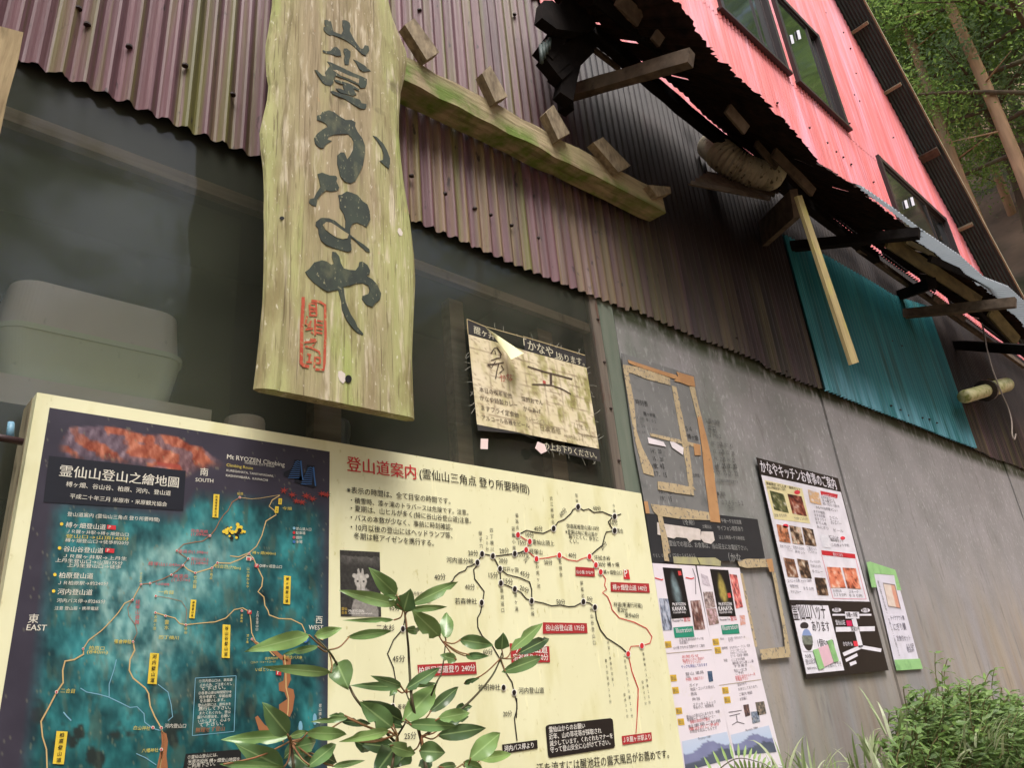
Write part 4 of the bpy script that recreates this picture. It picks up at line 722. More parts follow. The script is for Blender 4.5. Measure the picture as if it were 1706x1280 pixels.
for c, r in ((C7(1216, 862), 3.2), (C7(1182, 1082), 3.4)): mb.sheet([(c[0] - r, c[1] - r), (c[0] + r, c[1] - r * .8), (c[0] + r, c[1] + r), (c[0] - r, c[1] + r * .8)], L3, PR); T(mb, 'P', (c[0] - 1.6, c[1] + 2.2), (c[0] + 1.8, c[1] + 2.4), L4, WH, .03)
for c in (C7(1178, 828), C7(1395, 1218)): mb.sheet([(c[0] - 4, c[1] - 4), (c[0] + 4, c[1] - 3), (c[0] + 4, c[1] + 4), (c[0] - 4, c[1] + 3)], L3, WH); mb.sheet([(c[0] - 2.5, c[1] - 2), (c[0] + 2.5, c[1] - 1.5), (c[0] + 2.5, c[1] + 2.5), (c[0] - 2.5, c[1] + 2)], L4, RD)
mb.ellipse(*CS1(705, 640), 5, 3, L3, BB, 10, -.8); mb.ellipse(*CS1(830, 625), 4, 2, L3, TR, 8, .6); VT(mb, '米原', CS1(345, 690), CS1(342, 740), L3, mi=YE)
# notice boxes on the map
def frame_(cr_, q, w, k, lay):
    q = [cr_(*p) for p in q]
    for i in range(4): mb.ribbon([q[i], q[(i + 1) % 4]], w, lay + .00004 * i, k)
frame_(CA, [(1262, 700), (1525, 685), (1512, 1045), (1242, 1072)], 1.0, BL, L2)
for i, s in enumerate(['①河内登山口は、車両通', '止めの為、ご注意くだし', 'て下さい。', '②各登山道は時間配分を', '充分考慮で、早朝出発', 'をお願いします。', '登山の際には、飲料水を', '携行して下さい。', 'またくれぐれも、登山', '届けの提出を、お願い', 'いたします。 心より', 'て下さい。']):
    yl = 728 + i * 26.0; T(mb, s, CA(1285 - i * 1.2 + (i % 3) * 6, yl), CA(1500 - i * 1.6 - (40 if i in (2, 5, 11) else 0), yl - 10), L3, WH, mh=MHW)
T(mb, '無理せず登山', CA(1262, 1050), CA(1450, 1038), L3, ink and BR, .02)
mb.sheet([CA(*p) for p in [(1200, 1190), (1556, 1160), (1560, 1300), (1180, 1300)]], L2, BK)
for i, s in enumerate(['①霊仙山登山には、', '米原市役所 榑ヶ畑登山地図を', 'ご利用下さい。']): T(mb, s, CA(1212, 1222 + i * 30), CA((1405, 1548, 1390)[i], 1205 + i * 30), L3, WH)
for a in ((880, 820), (1040, 735)): mb.ellipse(*CS2(*a), 3.4, 10, L3, ink and BL, 10)
VT(mb, '登山道入口', CS2(1100, 560), CS2(1096, 790), L3, mi=WH)
# pictures on the map: flower cluster, climbing boots, red leaves
for i in range(34):
    a, r = random.uniform(0, 6.28), random.uniform(0, 1) ** .5; c = C7(1110 + 50 * r * math.cos(a), 698 + 34 * r * math.sin(a)); s_ = random.uniform(2.0, 3.6); mb.ellipse(*c, s_, s_, L2 - .00003 * i, TG if i % 3 else BK, 8)
for cx, cy, s_ in ((1405, 410, 1), (1465, 440, 1.1)):
    mb.sheet([C7(cx + a * s_, cy + b * s_) for a, b in [(-10, -52), (24, -48), (22, 0), (34, 40), (20, 48), (-40, 30), (-62, 24), (-60, 8), (-30, -6), (-14, -24)]], L3, NV)
    for k in range(9): y_ = cy - 40 + k * 9; mb.ribbon([C7(cx - 8 - 4 * k, y_ + 2), C7(cx + 6 - 3 * k, y_ - 5 + k), C7(cx + 20 - k, y_ + 3)], 1.1, L4 - .00004 * k, BB)
    mb.ribbon([C7(cx + 20, cy - 46), C7(cx + 24, cy), C7(cx + 30, cy + 44)], 2.2, L4 - .0006, BB)
for cx, cy in ((1345, 505), (1385, 525), (1430, 560), (1480, 545), (1525, 520), (1450, 530), (1405, 555), (1548, 525)):
    st = []
    for k in range(14): a = k * math.pi / 7 + cx; r = (26 if k % 2 == 0 else 8) * random.uniform(.8, 1.1); st.append(C7(cx + r * math.cos(a), cy + .7 * r * math.sin(a)))
    mb.sheet(st, L3 - .00005 * (cx % 7), LF)
part(mb, 'map_lettering', mw, bd)
# ---- the route diagram on the right half
mb = MB(); mats = [k_black, k_red, k_white, k_box, ink(60, 54, 60), ink(40, 40, 38)]
def t8(s, a, b, k=0, off=.012, hs=1.0, lay=L2): T(mb, s, C8(*a), C8(*b), lay, k, off, hs)
t8('登山道案内', (80, 122), (408, 163), 1, .022); t8('(霊仙山三角点 登り所要時間)', (424, 158), (945, 233), 0, .014)
for s, a, b in (('※表示の時間は、全て目安の時間です。', (80, 230), (570, 284)), ('・積雪時、漆ヶ滝のトラバースは危険です。注意。', (98, 278), (655, 337)), ('・夏期は、山ヒルが多く(特に谷山谷登山道)注意。', (98, 316), (668, 376)), ('・バスの本数が少なく、事前に時刻確認。', (98, 360), (580, 406)), ('・10月以後の登山にはヘッドランプ等、', (98, 406), (580, 447)), ('冬期は軽アイゼンを携行する。', (112, 448), (492, 483))): t8(s, a, b)
def r8(pts, k=0, w=1.9): mb.ribbon([C8(*p) for p in pts], w, L2 + .00007 * (len(mb.f) % 6), k)
for p in ([(890, 431), (930, 410), (975, 420), (1010, 424), (1059, 401), (1080, 370), (1110, 358), (1140, 330), (1150, 312), (1175, 298), (1200, 315), (1225, 308), (1250, 325), (1290, 322), (1320, 335), (1348, 344), (1378, 332)], [(1348, 344), (1335, 350), (1318, 370), (1335, 400), (1348, 411), (1308, 418), (1300, 440), (1290, 480), (1260, 505), (1229, 534)], [(929, 502), (900, 515), (875, 520), (800, 530), (771, 531), (745, 525), (720, 521), (708, 545), (698, 562), (670, 578), (650, 582), (640, 600), (610, 612), (590, 630), (580, 650), (540, 680), (500, 710), (480, 735), (440, 742), (410, 742)],
          [(698, 575), (680, 595), (685, 640), (730, 700), (722, 752), (712, 800), (698, 825), (700, 870), (720, 910), (770, 960), (805, 1020), (830, 1080), (862, 1130), (872, 1179), (885, 1230), (882, 1300)], [(771, 531), (785, 555), (795, 575), (805, 592), (808, 660), (840, 672), (875, 688), (905, 705), (930, 735), (955, 744), (1010, 755), (1050, 768), (1090, 764), (1130, 772), (1160, 770), (1200, 748), (1230, 755), (1255, 775), (1262, 830), (1280, 880), (1310, 920), (1350, 945), (1380, 965), (1412, 996)],
          [(805, 592), (840, 620), (900, 635), (945, 655), (955, 690), (955, 744)], [(410, 742), (360, 800), (345, 877), (300, 930), (272, 995), (300, 1060), (310, 1120), (298, 1245)]): r8(p)
mb.ribbon([CC(*p) for p in [(430, 830), (432, 900), (415, 960), (432, 1105)]], 1.9, L2, 0)
for p in ([(890, 431), (920, 450), (946, 463), (929, 502), (978, 545), (1030, 540), (1086, 528), (1130, 550), (1170, 556), (1190, 545), (1229, 534), (1259, 574), (1282, 607), (1305, 640), (1300, 670), (1310, 690), (1290, 705), (1315, 725), (1330, 760), (1335, 785), (1370, 825), (1440, 845), (1500, 875), (1525, 915), (1515, 945), (1477, 957), (1425, 960), (1412, 996), (1430, 1080), (1460, 1160), (1455, 1280)],): r8(p, 1, 1.5)
mb.ribbon([CC(*p) for p in [(1213, 770), (1215, 830), (1205, 1000), (1200, 1058)]], 1.3, L2, 1)
def node(c, k=0): mb.ellipse(*c, 4.4, 6.0, L3, 2, 14); mb.ellipse(*c, 3.2, 4.7, L4, k, 14)
for p in [(720, 521), (771, 531), (698, 562), (805, 592), (809, 660), (875, 688), (955, 744), (875, 520), (1059, 401), (1175, 298), (1348, 344), (1348, 411), (718, 752), (345, 877), (822, 1155), (872, 1179), (1200, 748), (1255, 775), (298, 1245), (467, 733)]: node(C8(*p))
for p in [(890, 431), (946, 463), (929, 502), (978, 545), (1086, 528), (1229, 534), (1259, 574), (1282, 607), (1412, 996), (1477, 957)]: node(C8(*p), 1)
for s, a, b in (('45分', (968, 412), (1008, 412)), ('60分', (1095, 348), (1122, 318)), ('60分', (1248, 312), (1284, 318)), ('10分', (1330, 384), (1364, 384)), ('25分', (1290, 505), (1312, 474)), ('10分', (928, 440), (966, 444)), ('15分', (893, 478), (930, 478)), ('15分', (888, 535), (926, 532)), ('20分', (804, 518), (848, 518)), ('20分', (655, 528), (702, 530)), ('25分', (925, 565), (946, 535)), ('30分', (1015, 572), (1054, 572)), ('40分', (1130, 536), (1168, 540)), ('20分', (800, 562), (842, 566)), ('45分', (900, 620), (944, 636)), ('15分', (752, 634), (796, 636)), ('15分', (822, 660), (866, 668)), ('20分', (898, 690), (940, 708)), ('50分', (1073, 758), (1114, 762)), ('5分', (1218, 742), (1244, 748)), ('40分', (495, 644), (548, 642)), ('40分', (640, 688), (686, 690)), ('45分', (280, 788), (330, 790)), ('45分', (296, 1032), (354, 1032)), ('60分', (725, 998), (770, 998)), ('20分', (820, 1292), (862, 1290)), ('25分', (352, 1400), (408, 1396)), ('30分', (1272, 580), (1306, 582)), ('車20分', (1362, 796), (1410, 798)), ('徒歩60分', (1398, 820), (1464, 826))): t8(s, a, b, 5, .012)
for s, a, b in (('河内道分岐', (552, 560), (680, 568)), ('若森神社', (592, 756), (696, 758)), ('二本杉', (218, 884), (305, 886)), ('神明神社', (702, 1168), (806, 1166)), ('河内登山道', (894, 1182), (1014, 1180)), ('榑ヶ畑', (1314, 580), (1370, 582)), ('榑ヶ畑登山口', (1296, 616), (1384, 620)), ('林道(車通行可能)', (1344, 770), (1480, 776)), ('落合', (1360, 420), (1390, 422)), ('霊仙山頂上', (960, 474), (1062, 482)), ('経塚山', (945, 518), (1006, 524)), ('汗拭き峠', (1252, 548), (1328, 552)), ('井戸ヶ洞', (818, 602), (892, 608)), ('養老の滝', (320, 1256), (400, 1254)), ('丹生山', (395, 718), (440, 716)), ('弥高尾根登山道110分', (1122, 398), (1276, 410)), ('※夏期は特に登山道が', (1116, 424), (1268, 438)), ('解りにくく、歩きに', (1132, 446), (1272, 460)), ('くい。', (1136, 470), (1178, 472))): T(mb, s, C8(*a), C8(*b), L2, 5, .012, mh=.0105)
for s, p, q in (('近江展望台', (1046, 245), (1056, 384)), ('笹峠', (1166, 232), (1170, 282)), ('今畑', (1342, 282), (1346, 330)), ('最高点', (884, 325), (886, 412)), ('避難小屋', (866, 388), (872, 510)), ('四丁横川', (763, 395), (768, 515)), ('２０分', (742, 430), (744, 512)), ('継子穴', (710, 408), (716, 500)), ('お虎ヶ池', (980, 565), (988, 690)), ('見晴台', (1088, 545), (1094, 635)), ('屏風岩', (1190, 645), (1198, 736)), ('廣洞道口', (812, 680), (818, 806)), ('漆ヶ滝', (876, 700), (884, 800)), ('広畑', (955, 760), (960, 822)), ('谷山谷登山口', (1235, 770), (1252, 960))): VT(mb, s, C8(*p), C8(*q), L2, mi=5, fill=.70)
for s, p, q in (('林道(車通行可能)', (1018, 455), (1056, 760)), ('車８分徒歩20分', (1004, 570), (1036, 872)), ('上丹生までバス車１０分', (1122, 535), (1176, 965)), ('徒歩３５分', (1124, 790), (1146, 965)), ('養鱒場バス停車１５分', (1246, 528), (1290, 875)), ('徒歩４５分', (1240, 710), (1264, 882))): VT(mb, s, CC(*p), CC(*q), L2, mi=5, w=None, fill=.62)
def rbox8(cr_, q, s, a, b, k=3, tk=2): mb.sheet([cr_(*p) for p in q], L2, k); T(mb, s, cr_(*a), cr_(*b), L3, tk, .02)
rbox8(C8, [(1008, 846), (1216, 850), (1220, 897), (1008, 900)], '谷山谷登山道 175分', (1022, 884), (1206, 884)); rbox8(C8, [(1328, 655), (1510, 662), (1515, 706), (1330, 700)], '榑ヶ畑登山道 140分', (1340, 690), (1502, 696))
rbox8(C8, [(1162, 582), (1252, 588), (1255, 630), (1163, 625)], '山小屋 かなや', (1168, 614), (1248, 618)); rbox8(C8, [(1389, 596), (1414, 597), (1421, 642), (1391, 640)], 'P', (1396, 632), (1411, 633), 1)
rbox8(C8, [(413, 1048), (690, 1033), (695, 1090), (420, 1103)], '柏原尾根道登り 240分', (420, 1090), (688, 1074)); rbox8(C8, [(850, 945), (1038, 960), (1042, 1035), (860, 1040)], '今畑登山道', (866, 985), (1030, 990)); T(mb, '宗谷登り 110分', C8(868, 1026), C8(1034, 1024), L3, 2, .02)
rbox8(CC, [(1108, 1075), (1300, 1050), (1304, 1105), (1114, 1133)], 'ＪＲ醒ヶ井駅より', (1120, 1116), (1296, 1094)); rbox8(CC, [(335, 1130), (562, 1100), (566, 1155), (340, 1190)], '河内バス停より', (350, 1174), (540, 1148), 0)
q = [(640, 1001), (1035, 959), (1048, 966), (1052, 980), (1065, 1140), (1055, 1152), (645, 1216), (636, 1208), (632, 1195), (616, 1020), (622, 1008)]; mb.sheet([CC(*p) for p in q], L2, 0)
for s, a, b in (('霊仙山からのお願い', (640, 1050), (872, 1022)), ('近年、山の草花等が採取され', (640, 1096), (978, 1054)), ('減少しています。くれぐれもマナーを', (644, 1140), (1050, 1086)), ('守って登山安全に心がけて下さい。', (648, 1182), (1035, 1128))): T(mb, s, CC(*a), CC(*b), L3, 2, .02)
T(mb, '汗を流すには醒池荘の露天風呂がお薦めです。', CC(560, 1318), CC(1415, 1212), L2, 0, .015)
part(mb, 'route_lettering', mats, bd)
# black and white photo of a goat-like animal printed on the board
def goat(U, V, PX, PY):
    n = vnoise(U * 9, V * 13, 3); n2 = vnoise(U * 26, V * 30, 4); g = 38 + 30 * n2
    rock = np.clip((.25 - V) * 8, 0, 1) * (V > .04 + .08 * n); g = g + rock * 60 * n
    el = lambda a, b, c, d: np.clip((1.06 - np.sqrt(((U - a) / c) ** 2 + ((V - b) / d) ** 2) + .14 * (n2 - .5)) * 7, 0, 1)
    body = np.maximum.reduce([el(.60, 1.0, .34, .40), el(.55, .74, .21, .20), el(.36, .97, .10, .22)]); head = np.maximum.reduce([el(.50, .46, .155, .13), el(.50, .57, .105, .12), el(.345, .385, .05, .035), el(.655, .385, .05, .035), el(.45, .34, .03, .07), el(.55, .34, .03, .07)])
    g = g * (1 - body) + (112 + 50 * n2) * body; g = g * (1 - head) + (138 + 64 * n2) * head
    dk = np.maximum.reduce([el(.425, .47, .028, .016), el(.575, .47, .028, .016), el(.50, .635, .045, .02), el(.50, .56, .02, .05) * .3]); g = g * (1 - dk * .8) + 40 * dk * .8
    return g, g * .97, g * .93
mb = MB(); picture(mb, [C8(46, 503), C8(235, 513), C8(242, 820), C8(50, 818)], L1, goat, 84, 120); part(mb, 'animal_photo', printed('mono_print'), bd)
mb = MB(); T(mb, 'Mt.RYOZEN', C8(88, 797), C8(160, 798), L2, 0, .02); T(mb, 'suzuka quasi national park', C8(88, 806), C8(200, 808), L2, 0); T(mb, '霊仙', C8(54, 788), C8(80, 788), L2, 1); T(mb, '岳会', C8(54, 806), C8(80, 806), L2, 1); part(mb, 'photo_lettering', [k_white, ink(190, 160, 70)], bd)

# ================================================================ torn kitchen notice on the plastic sheeting
YN = -0.014
nt_ = thing('torn_notice', 'stained torn paper notice with curled corner taped on the plastic sheeting', 'notice', tuple(W(*CN(560, 1000), YN)))
def stained(U, V, PX, PY):
    n = vnoise(U * 5 + 2, V * 5, 5); n2 = vnoise(U * 22, V * 6 + 4, 6); n3 = vnoise(U * 40, V * 40, 7)
    c = np.stack([196 + 20 * n, 184 + 20 * n, 146 + 34 * n], -1); g = np.clip((n2 - .5) * 5, 0, 1)[..., None] * np.clip(.15 + U * .9, 0, .8)[..., None]; c = c * (1 - g) + np.array([128, 124, 66]) * g
    b = np.clip((n3 - .60) * 5, 0, 1)[..., None] * .5; c = c * (1 - b) + np.array([98, 76, 58]) * b
    th = np.zeros_like(U)
    for k in range(1, 7): th = np.maximum(th, np.exp(-((V - k / 7 - .01 * np.sin(U * 9 + k)) / .004) ** 2)); th = np.maximum(th, .7 * np.exp(-((U - k / 7 - .01 * np.sin(V * 7 + k)) / .005) ** 2))
    th = (th * (.35 + .65 * n3))[..., None] * .75; c = c * (1 - th) + np.array([88, 70, 56]) * th; return c[..., 0], c[..., 1], c[..., 2]
mb = MB(); picture(mb, [CN(88, 252), CN(958, 498), CN(1052, 1096), CN(153, 915)], YN, stained, 90, 60); part(mb, 'sheet', printed('stained_paper', 0.8), nt_)
mb = MB(); ty = YN - .0008
mb.plate([CN(*p) for p in [(80, 140), (205, 190), (300, 300), (88, 251)]], YN, .0007, 0); mb.plate([CN(*p) for p in [(492, 270), (948, 408), (958, 497), (505, 372)]], YN, .0007, 0)
mb.plate([CN(*p) for p in [(640, 1062), (1052, 1098), (1062, 1190), (660, 1100)]], YN, .0007, 0); mb.plate([CN(*p) for p in [(155, 916), (470, 975), (600, 1030), (480, 985), (225, 965), (160, 960)]], YN, .0007, 0)
T(mb, '醒ヶ井', CN(132, 240), CN(285, 290), ty, 1, .02); T(mb, '「かなや」', CN(500, 350), CN(745, 428), ty, 1, .03); T(mb, 'あります。', CN(752, 436), CN(945, 482), ty, 1, .02); T(mb, 'の上お下りください。', CN(650, 1092), CN(1035, 1166), ty, 1, .015)
mb.ribbon([CN(*p) for p in [(80, 140), (205, 192), (490, 272)]], 1.2, ty, 2); mb.ribbon([CN(492, 268), CN(948, 407)], 1.4, ty, 2); mb.ribbon([CN(80, 140), CN(88, 252)], 1.4, ty, 2)
for i, (s, a, b) in enumerate((('本日の喫茶室他', (172, 672), (410, 722)), ('かなや特製カレー', (176, 735), (452, 790)), ('ますフライ定食他', (186, 808), (462, 864)), ('アルコール各種をビール', (190, 878), (540, 940)), ('深煎おでん', (482, 742), (640, 772)), ('からあげ', (495, 812), (625, 838)), ('カレーうどん', (510, 880), (660, 912)), ('日本酒他', (622, 958), (770, 985)), ('（ＴＥＬ）', (870, 940), (985, 965)), ('ご予約下さい', (900, 1004), (1020, 1020)), ('※お待ち致します', (795, 1006), (935, 1040)))): T(mb, s, CN(*a), CN(*b), ty, 3 if i < 6 else 4, .012)
def bs(pts, w, k=3): mb.ribbon([CN(*p) for p in pts], w, ty - .00004 * (len(mb.f) % 7), k)
bs([(255, 395), (280, 355), (300, 350), (330, 395), (325, 425), (290, 430)], 2.0); bs([(285, 370), (290, 400)], 1.6); bs([(255, 445), (300, 430), (330, 425)], 2); bs([(230, 475), (290, 470), (350, 460)], 2.2); bs([(290, 450), (260, 500), (235, 478)], 1.6); bs([(315, 465), (300, 520), (290, 580)], 2.0); bs([(330, 480), (350, 510), (318, 540)], 1.8)
bs([(525, 488), (640, 525), (730, 548), (855, 582)], 2.4); bs([(695, 545), (698, 620)], 4.2); bs([(560, 620), (640, 622), (705, 628)], 2.4); bs([(705, 628), (780, 655), (845, 692)], 1.8)
mb.sheet([CN(*p) for p in [(636, 590), (658, 596), (660, 618), (638, 612)]], ty, 5); T(mb, 'かな', CN(330, 600), CN(420, 590), ty, 5)
part(mb, 'lettering', [ink(52, 50, 50), ink(196, 190, 166), ink(170, 154, 116), ink(84, 72, 62), ink(128, 116, 92), ink(178, 84, 74)], nt_)
mb = MB(); a, b, c, d = W(*CN(212, 198), YN - .002), W(*CN(500, 392), YN - .03), W(*CN(405, 438), YN - .035), W(*CN(330, 330), YN - .006); vs = []
for i in range(9):
    t = i / 8; p = a.lerp(b, t); q_ = a.lerp(d, min(1, t * 1.4)).lerp(c, max(0, t * 1.6 - .6)); vs += [p, p.lerp(q_, .5) + Vector((0, -.012 * t, 0)), q_]
mb.add(vs, [(3 * i + k, 3 * i + k + 1, 3 * i + k + 4, 3 * i + k + 3) for i in range(8) for k in range(2)]); part(mb, 'curled_corner', flat('paper_back', s2l(216, 212, 168), .8), nt_, label='paper corner curling away from the sheet', smooth=True)
mb = MB(); mb.plate([CN(*p) for p in [(182, 1020), (235, 1022), (233, 1098), (180, 1095)]], YN - .002, .001); part(mb, 'paper_scrap', flat('pinkish_paper', s2l(214, 192, 190), .8), nt_); mb = MB(); mb.plate([CN(*p) for p in [(582, 1090), (600, 1042), (650, 1062), (668, 1112), (626, 1132)]], YN - .004, .001); part(mb, 'paper_scrap', flat('pinkish_paper', s2l(214, 192, 190), .8), nt_)
mb = MB()
for i in range(40):
    side = i % 4; t = random.random()
    if side == 0: p = (955 + 100 * t, 470 + 700 * t); d = (random.uniform(20, 60), random.uniform(-30, 40))
    elif side == 1: p = (85 + 70 * t, 300 + 650 * t); d = (-random.uniform(20, 50), random.uniform(-20, 40))
    elif side == 2: p = (200 + 740 * t, 190 + 225 * t); d = (random.uniform(-20, 30), -random.uniform(20, 45))
    else: p = (600 + 440 * t, 1080 + 110 * t); d = (random.uniform(-20, 30), random.uniform(20, 50))
    q_ = [p, (p[0] + d[0] * .5 + random.uniform(-6, 6), p[1] + d[1] * .5), (p[0] + d[0], p[1] + d[1] + random.uniform(-10, 10))]
    mb.tube([W(*CN(*k), YN - .0005) for k in q_], .0004, 4, cap=False)
part(mb, 'frayed_threads', flat('thread_grey', s2l(150, 148, 136), .8), nt_)

# ================================================================ papers on the grey panels
YW = -0.006; W1, W2, W3, W4 = YW - .0006, YW - .0012, YW - .0018, YW - .0024
m_tape = M('old_brown_tape', s2l(182, 140, 98), s2l(166, 124, 86), (20, 20, 20), layers=[(s2l(120, 104, 84), (90, 90, 90), 0.62, 0.7, 0.7)], rough=0.5)
m_tapec = M('cream_tape_residue', s2l(182, 164, 132), s2l(164, 146, 116), (30, 30, 30), layers=[(s2l(108, 106, 102), (110, 110, 110), 0.56, 0.62, 0.9)], rough=0.8)
m_oldsheet = M('weathered_clear_sheet', s2l(106, 106, 106), s2l(120, 120, 119), (10, 10, 10), layers=[(s2l(160, 160, 160), (90, 90, 34), 0.58, 0.68, 0.5), (s2l(80, 82, 82), (18, 18, 18), 0.56, 0.7, 0.6)], rough=0.6)
tt = thing('faded_timetable', 'faded grey timetable sheet framed by peeling brown tape', 'notice', tuple(W(*CD(640, 1200), YW)))
mb = MB(); mb.plate([CD(*p) for p in [(200, 160), (890, 375), (1080, 1290), (1130, 1700), (440, 1690), (330, 1100)]], YW, .0012); part(mb, 'sheet', m_oldsheet, tt)
mb = MB()
for i, (s, a, b) in enumerate((('時刻表', (340, 645), (455, 668)), ('醒ヶ井発', (415, 750), (525, 772)), ('８：０１', (440, 805), (530, 828)), ('８：２１ １０：２１', (445, 885), (548, 892)), ('１１：１０', (330, 775), (410, 790)), ('１２：２０', (330, 855), (425, 868)), ('１３：００', (345, 915), (430, 925)), ('14：20', (485, 1108), (585, 1115)), ('15：20', (505, 1180), (600, 1190)), ('15：47', (500, 1260), (610, 1255)), ('５４', (815, 900), (870, 905)), ('榑ヶ畑', (830, 970), (930, 990)))): T(mb, s, CD(*a), CD(*b), W1, 0, .02)
for s, a, b in (('17：15', (520, 190), (635, 205)), ('18：40', (560, 352), (680, 365)), ('19：15', (575, 425), (685, 432)), ('上丹生', (880, 195), (945, 200)), ('18：15', (510, 110), (610, 125))): T(mb, s, CE(*a), CE(*b), W1, 0, .02)
part(mb, 'lettering', ink(62, 62, 64), tt)
TN = [0]
def tape(parent, cr_, q, y, mat): TN[0] += 1; y -= .00005 * (TN[0] % 9); mb = MB(); mb.plate([cr_(*p) for p in q], y, .0006); return part(mb, 'tape', mat, parent)
tape(tt, CD, [(262, 225), (440, 282), (600, 335), (720, 370), (735, 400), (700, 405), (560, 358), (440, 318), (330, 280), (270, 255)], W3, m_tape); tape(tt, CD, [(720, 338), (885, 385), (902, 482), (845, 472), (760, 440), (700, 425), (740, 375)], W4, m_tape)
tape(tt, CD, [(215, 270), (340, 290), (520, 340), (660, 400), (665, 465), (560, 440), (430, 405), (300, 350), (225, 345)], W2, m_tapec); tape(tt, CD, [(678, 470), (720, 480), (760, 660), (800, 860), (840, 1060), (870, 1290), (885, 1430), (905, 1460), (840, 1440), (815, 1240), (765, 960), (715, 680)], W2, m_tapec)
tape(tt, CD, [(215, 290), (260, 300), (320, 620), (345, 900), (400, 1060), (500, 1260), (510, 1330), (410, 1300), (330, 980), (270, 620)], W2, m_tapec); tape(tt, CD, [(845, 480), (895, 480), (930, 650), (965, 780), (1050, 1180), (1085, 1310), (1090, 1420), (1060, 1420), (1000, 1120), (900, 700)], W2, m_tapec)
tape(tt, CD, [(920, 770), (955, 760), (1010, 960), (1060, 1180), (1075, 1290), (1140, 1770), (1045, 1760), (990, 1320), (965, 1060)], W3, m_tape); tape(tt, CD, [(450, 960), (600, 1005), (625, 1050), (460, 1018)], W3, ink(226, 218, 222)); tape(tt, CD, [(660, 1000), (700, 1005), (790, 1060), (785, 1128), (680, 1055)], W4, ink(226, 218, 222))
tape(tt, CD, [(470, 920), (700, 970), (880, 1015), (950, 1030), (955, 1130), (900, 1130), (885, 1050), (640, 990), (480, 950)], W2, m_tapec); tape(tt, CD, [(885, 1020), (945, 1030), (955, 1132), (895, 1130)], W3, m_tape)
tape(tt, CE, [(545, 240), (720, 265), (880, 300), (890, 375), (720, 352), (548, 318)], W3, m_tapec); tape(tt, CE, [(480, 455), (760, 490), (1030, 535), (1045, 610), (760, 598), (545, 565), (500, 520)], W3, m_tapec); tape(tt, CE, [(415, 430), (450, 430), (470, 545), (432, 545)], W3, m_tape)
pt = MB()
for i, (s, a, b) in enumerate((('１ 醒ヶ井発', (1000, 815), (1140, 838)), ('平日', (1030, 905), (1105, 918)), ('７：０２', (1040, 960), (1150, 972)), ('10：25着 10：42', (1060, 1030), (1260, 1060)), ('12：25着 12：28', (1075, 1105), (1275, 1130)), ('14：25着 14：27', (1085, 1175), (1285, 1200)), ('16：25 17：27', (1100, 1240), (1300, 1262)))): T(pt, s, CD(*a), CD(*b), W1 + .0055, 0, .015)
for s, a, b in (('18：25 18：42', (1100, 125), (1300, 115)), ('19：15 19：22', (1110, 175), (1310, 190)), ('土日祝日は時刻変更です', (1108, 240), (1310, 262)), ('● 運賃', (1110, 375), (1190, 380)), ('Ｔ ０７４９・５２', (1115, 460), (1360, 470)), ('（平日）', (1210, 505), (1275, 512))): T(pt, s, CE(*a), CE(*b), W1 + .0055, 0, .015)
solo(pt, 'printed_times', ink(72, 72, 72), 'faint rows of printed times on the panel right of the taped timetable', 'lettering')
bn = thing('black_notice', 'black notice with torn white paper strip, below the faded timetable', 'notice', tuple(W(*CE(1000, 980), YW)))
mb = MB(); mb.plate([CE(*p) for p in [(432, 548), (800, 560), (1130, 560), (1490, 600), (1562, 970), (1130, 1000), (495, 1015)]], W1, .001); part(mb, 'sheet', ink(44, 46, 50), bn)
mb = MB()
for s, a, b in (('（冬期）', (790, 650), (895, 650)), ('土曜日は', (970, 680), (1055, 690)), ('午後〜夕方迄営業', (1150, 630), (1340, 645)), ('サイフォン喫茶あり', (1115, 702), (1355, 712)), ('は１０時頃〜夕５時頃迄', (1130, 785), (1370, 798)), ('霊仙での宿泊、お食事は、当山荘主にお電話下さい。', (655, 850), (1400, 895)), ('（かな', (1225, 1000), (1340, 1002)), ('ＴＥＬ ０７４９・５４・', (505, 962), (760, 955)), ('７２０・５４５４１５', (690, 955), (900, 958))): T(mb, s, CE(*a), CE(*b), W2, 0, .012)
part(mb, 'lettering', ink(150, 150, 148), bn)
mb = MB(); mb.plate([CE(*p) for p in [(540, 630), (620, 645), (930, 690), (950, 700), (952, 800), (880, 795), (850, 820), (820, 780), (720, 770), (700, 785), (545, 745)]], W3, .0006); mb.plate([CE(*p) for p in [(960, 715), (1070, 720), (1085, 800), (1050, 835), (985, 820), (950, 780)]], W3, .0006); part(mb, 'torn_paper', M('torn_paper', s2l(206, 196, 192), s2l(186, 176, 168), (40, 40, 40), rough=.9), bn)
mb = MB(); mb.plate([CE(*p) for p in [(690, 955), (910, 960), (940, 1030), (700, 1020)]], W3, .0006); mb.plate([CE(*p) for p in [(920, 965), (1090, 965), (1145, 1000), (1140, 1045), (950, 1030)]], W3, .0006); part(mb, 'paper_scrap', M('lichened_paper', s2l(170, 166, 120), s2l(150, 146, 120), (30, 30, 30), rough=.9), bn)
tape(bn, CE, [(545, 565), (590, 575), (660, 880), (665, 920), (640, 930), (655, 1000), (610, 995), (580, 780)], W3 - .0006, m_tapec)
te = thing('tape_outline', 'outline of pale tape left where a sheet was removed, right of the two pamphlet posters', 'tape', tuple(W(*CF(700, 600), YW)))
for q, m in (([(545, 22), (600, 5), (715, 8), (735, 55), (600, 62), (555, 50)], m_tapec), ([(718, 8), (755, 5), (768, 85), (740, 85)], m_tape), ([(755, 82), (775, 90), (835, 400), (862, 545), (835, 548), (820, 420)], m_tapec), ([(680, 560), (860, 538), (870, 605), (690, 622)], m_tapec), ([(560, 95), (575, 95), (665, 540), (650, 545), (600, 300)], m_tapec)): tape(te, CF, q, W1, m)

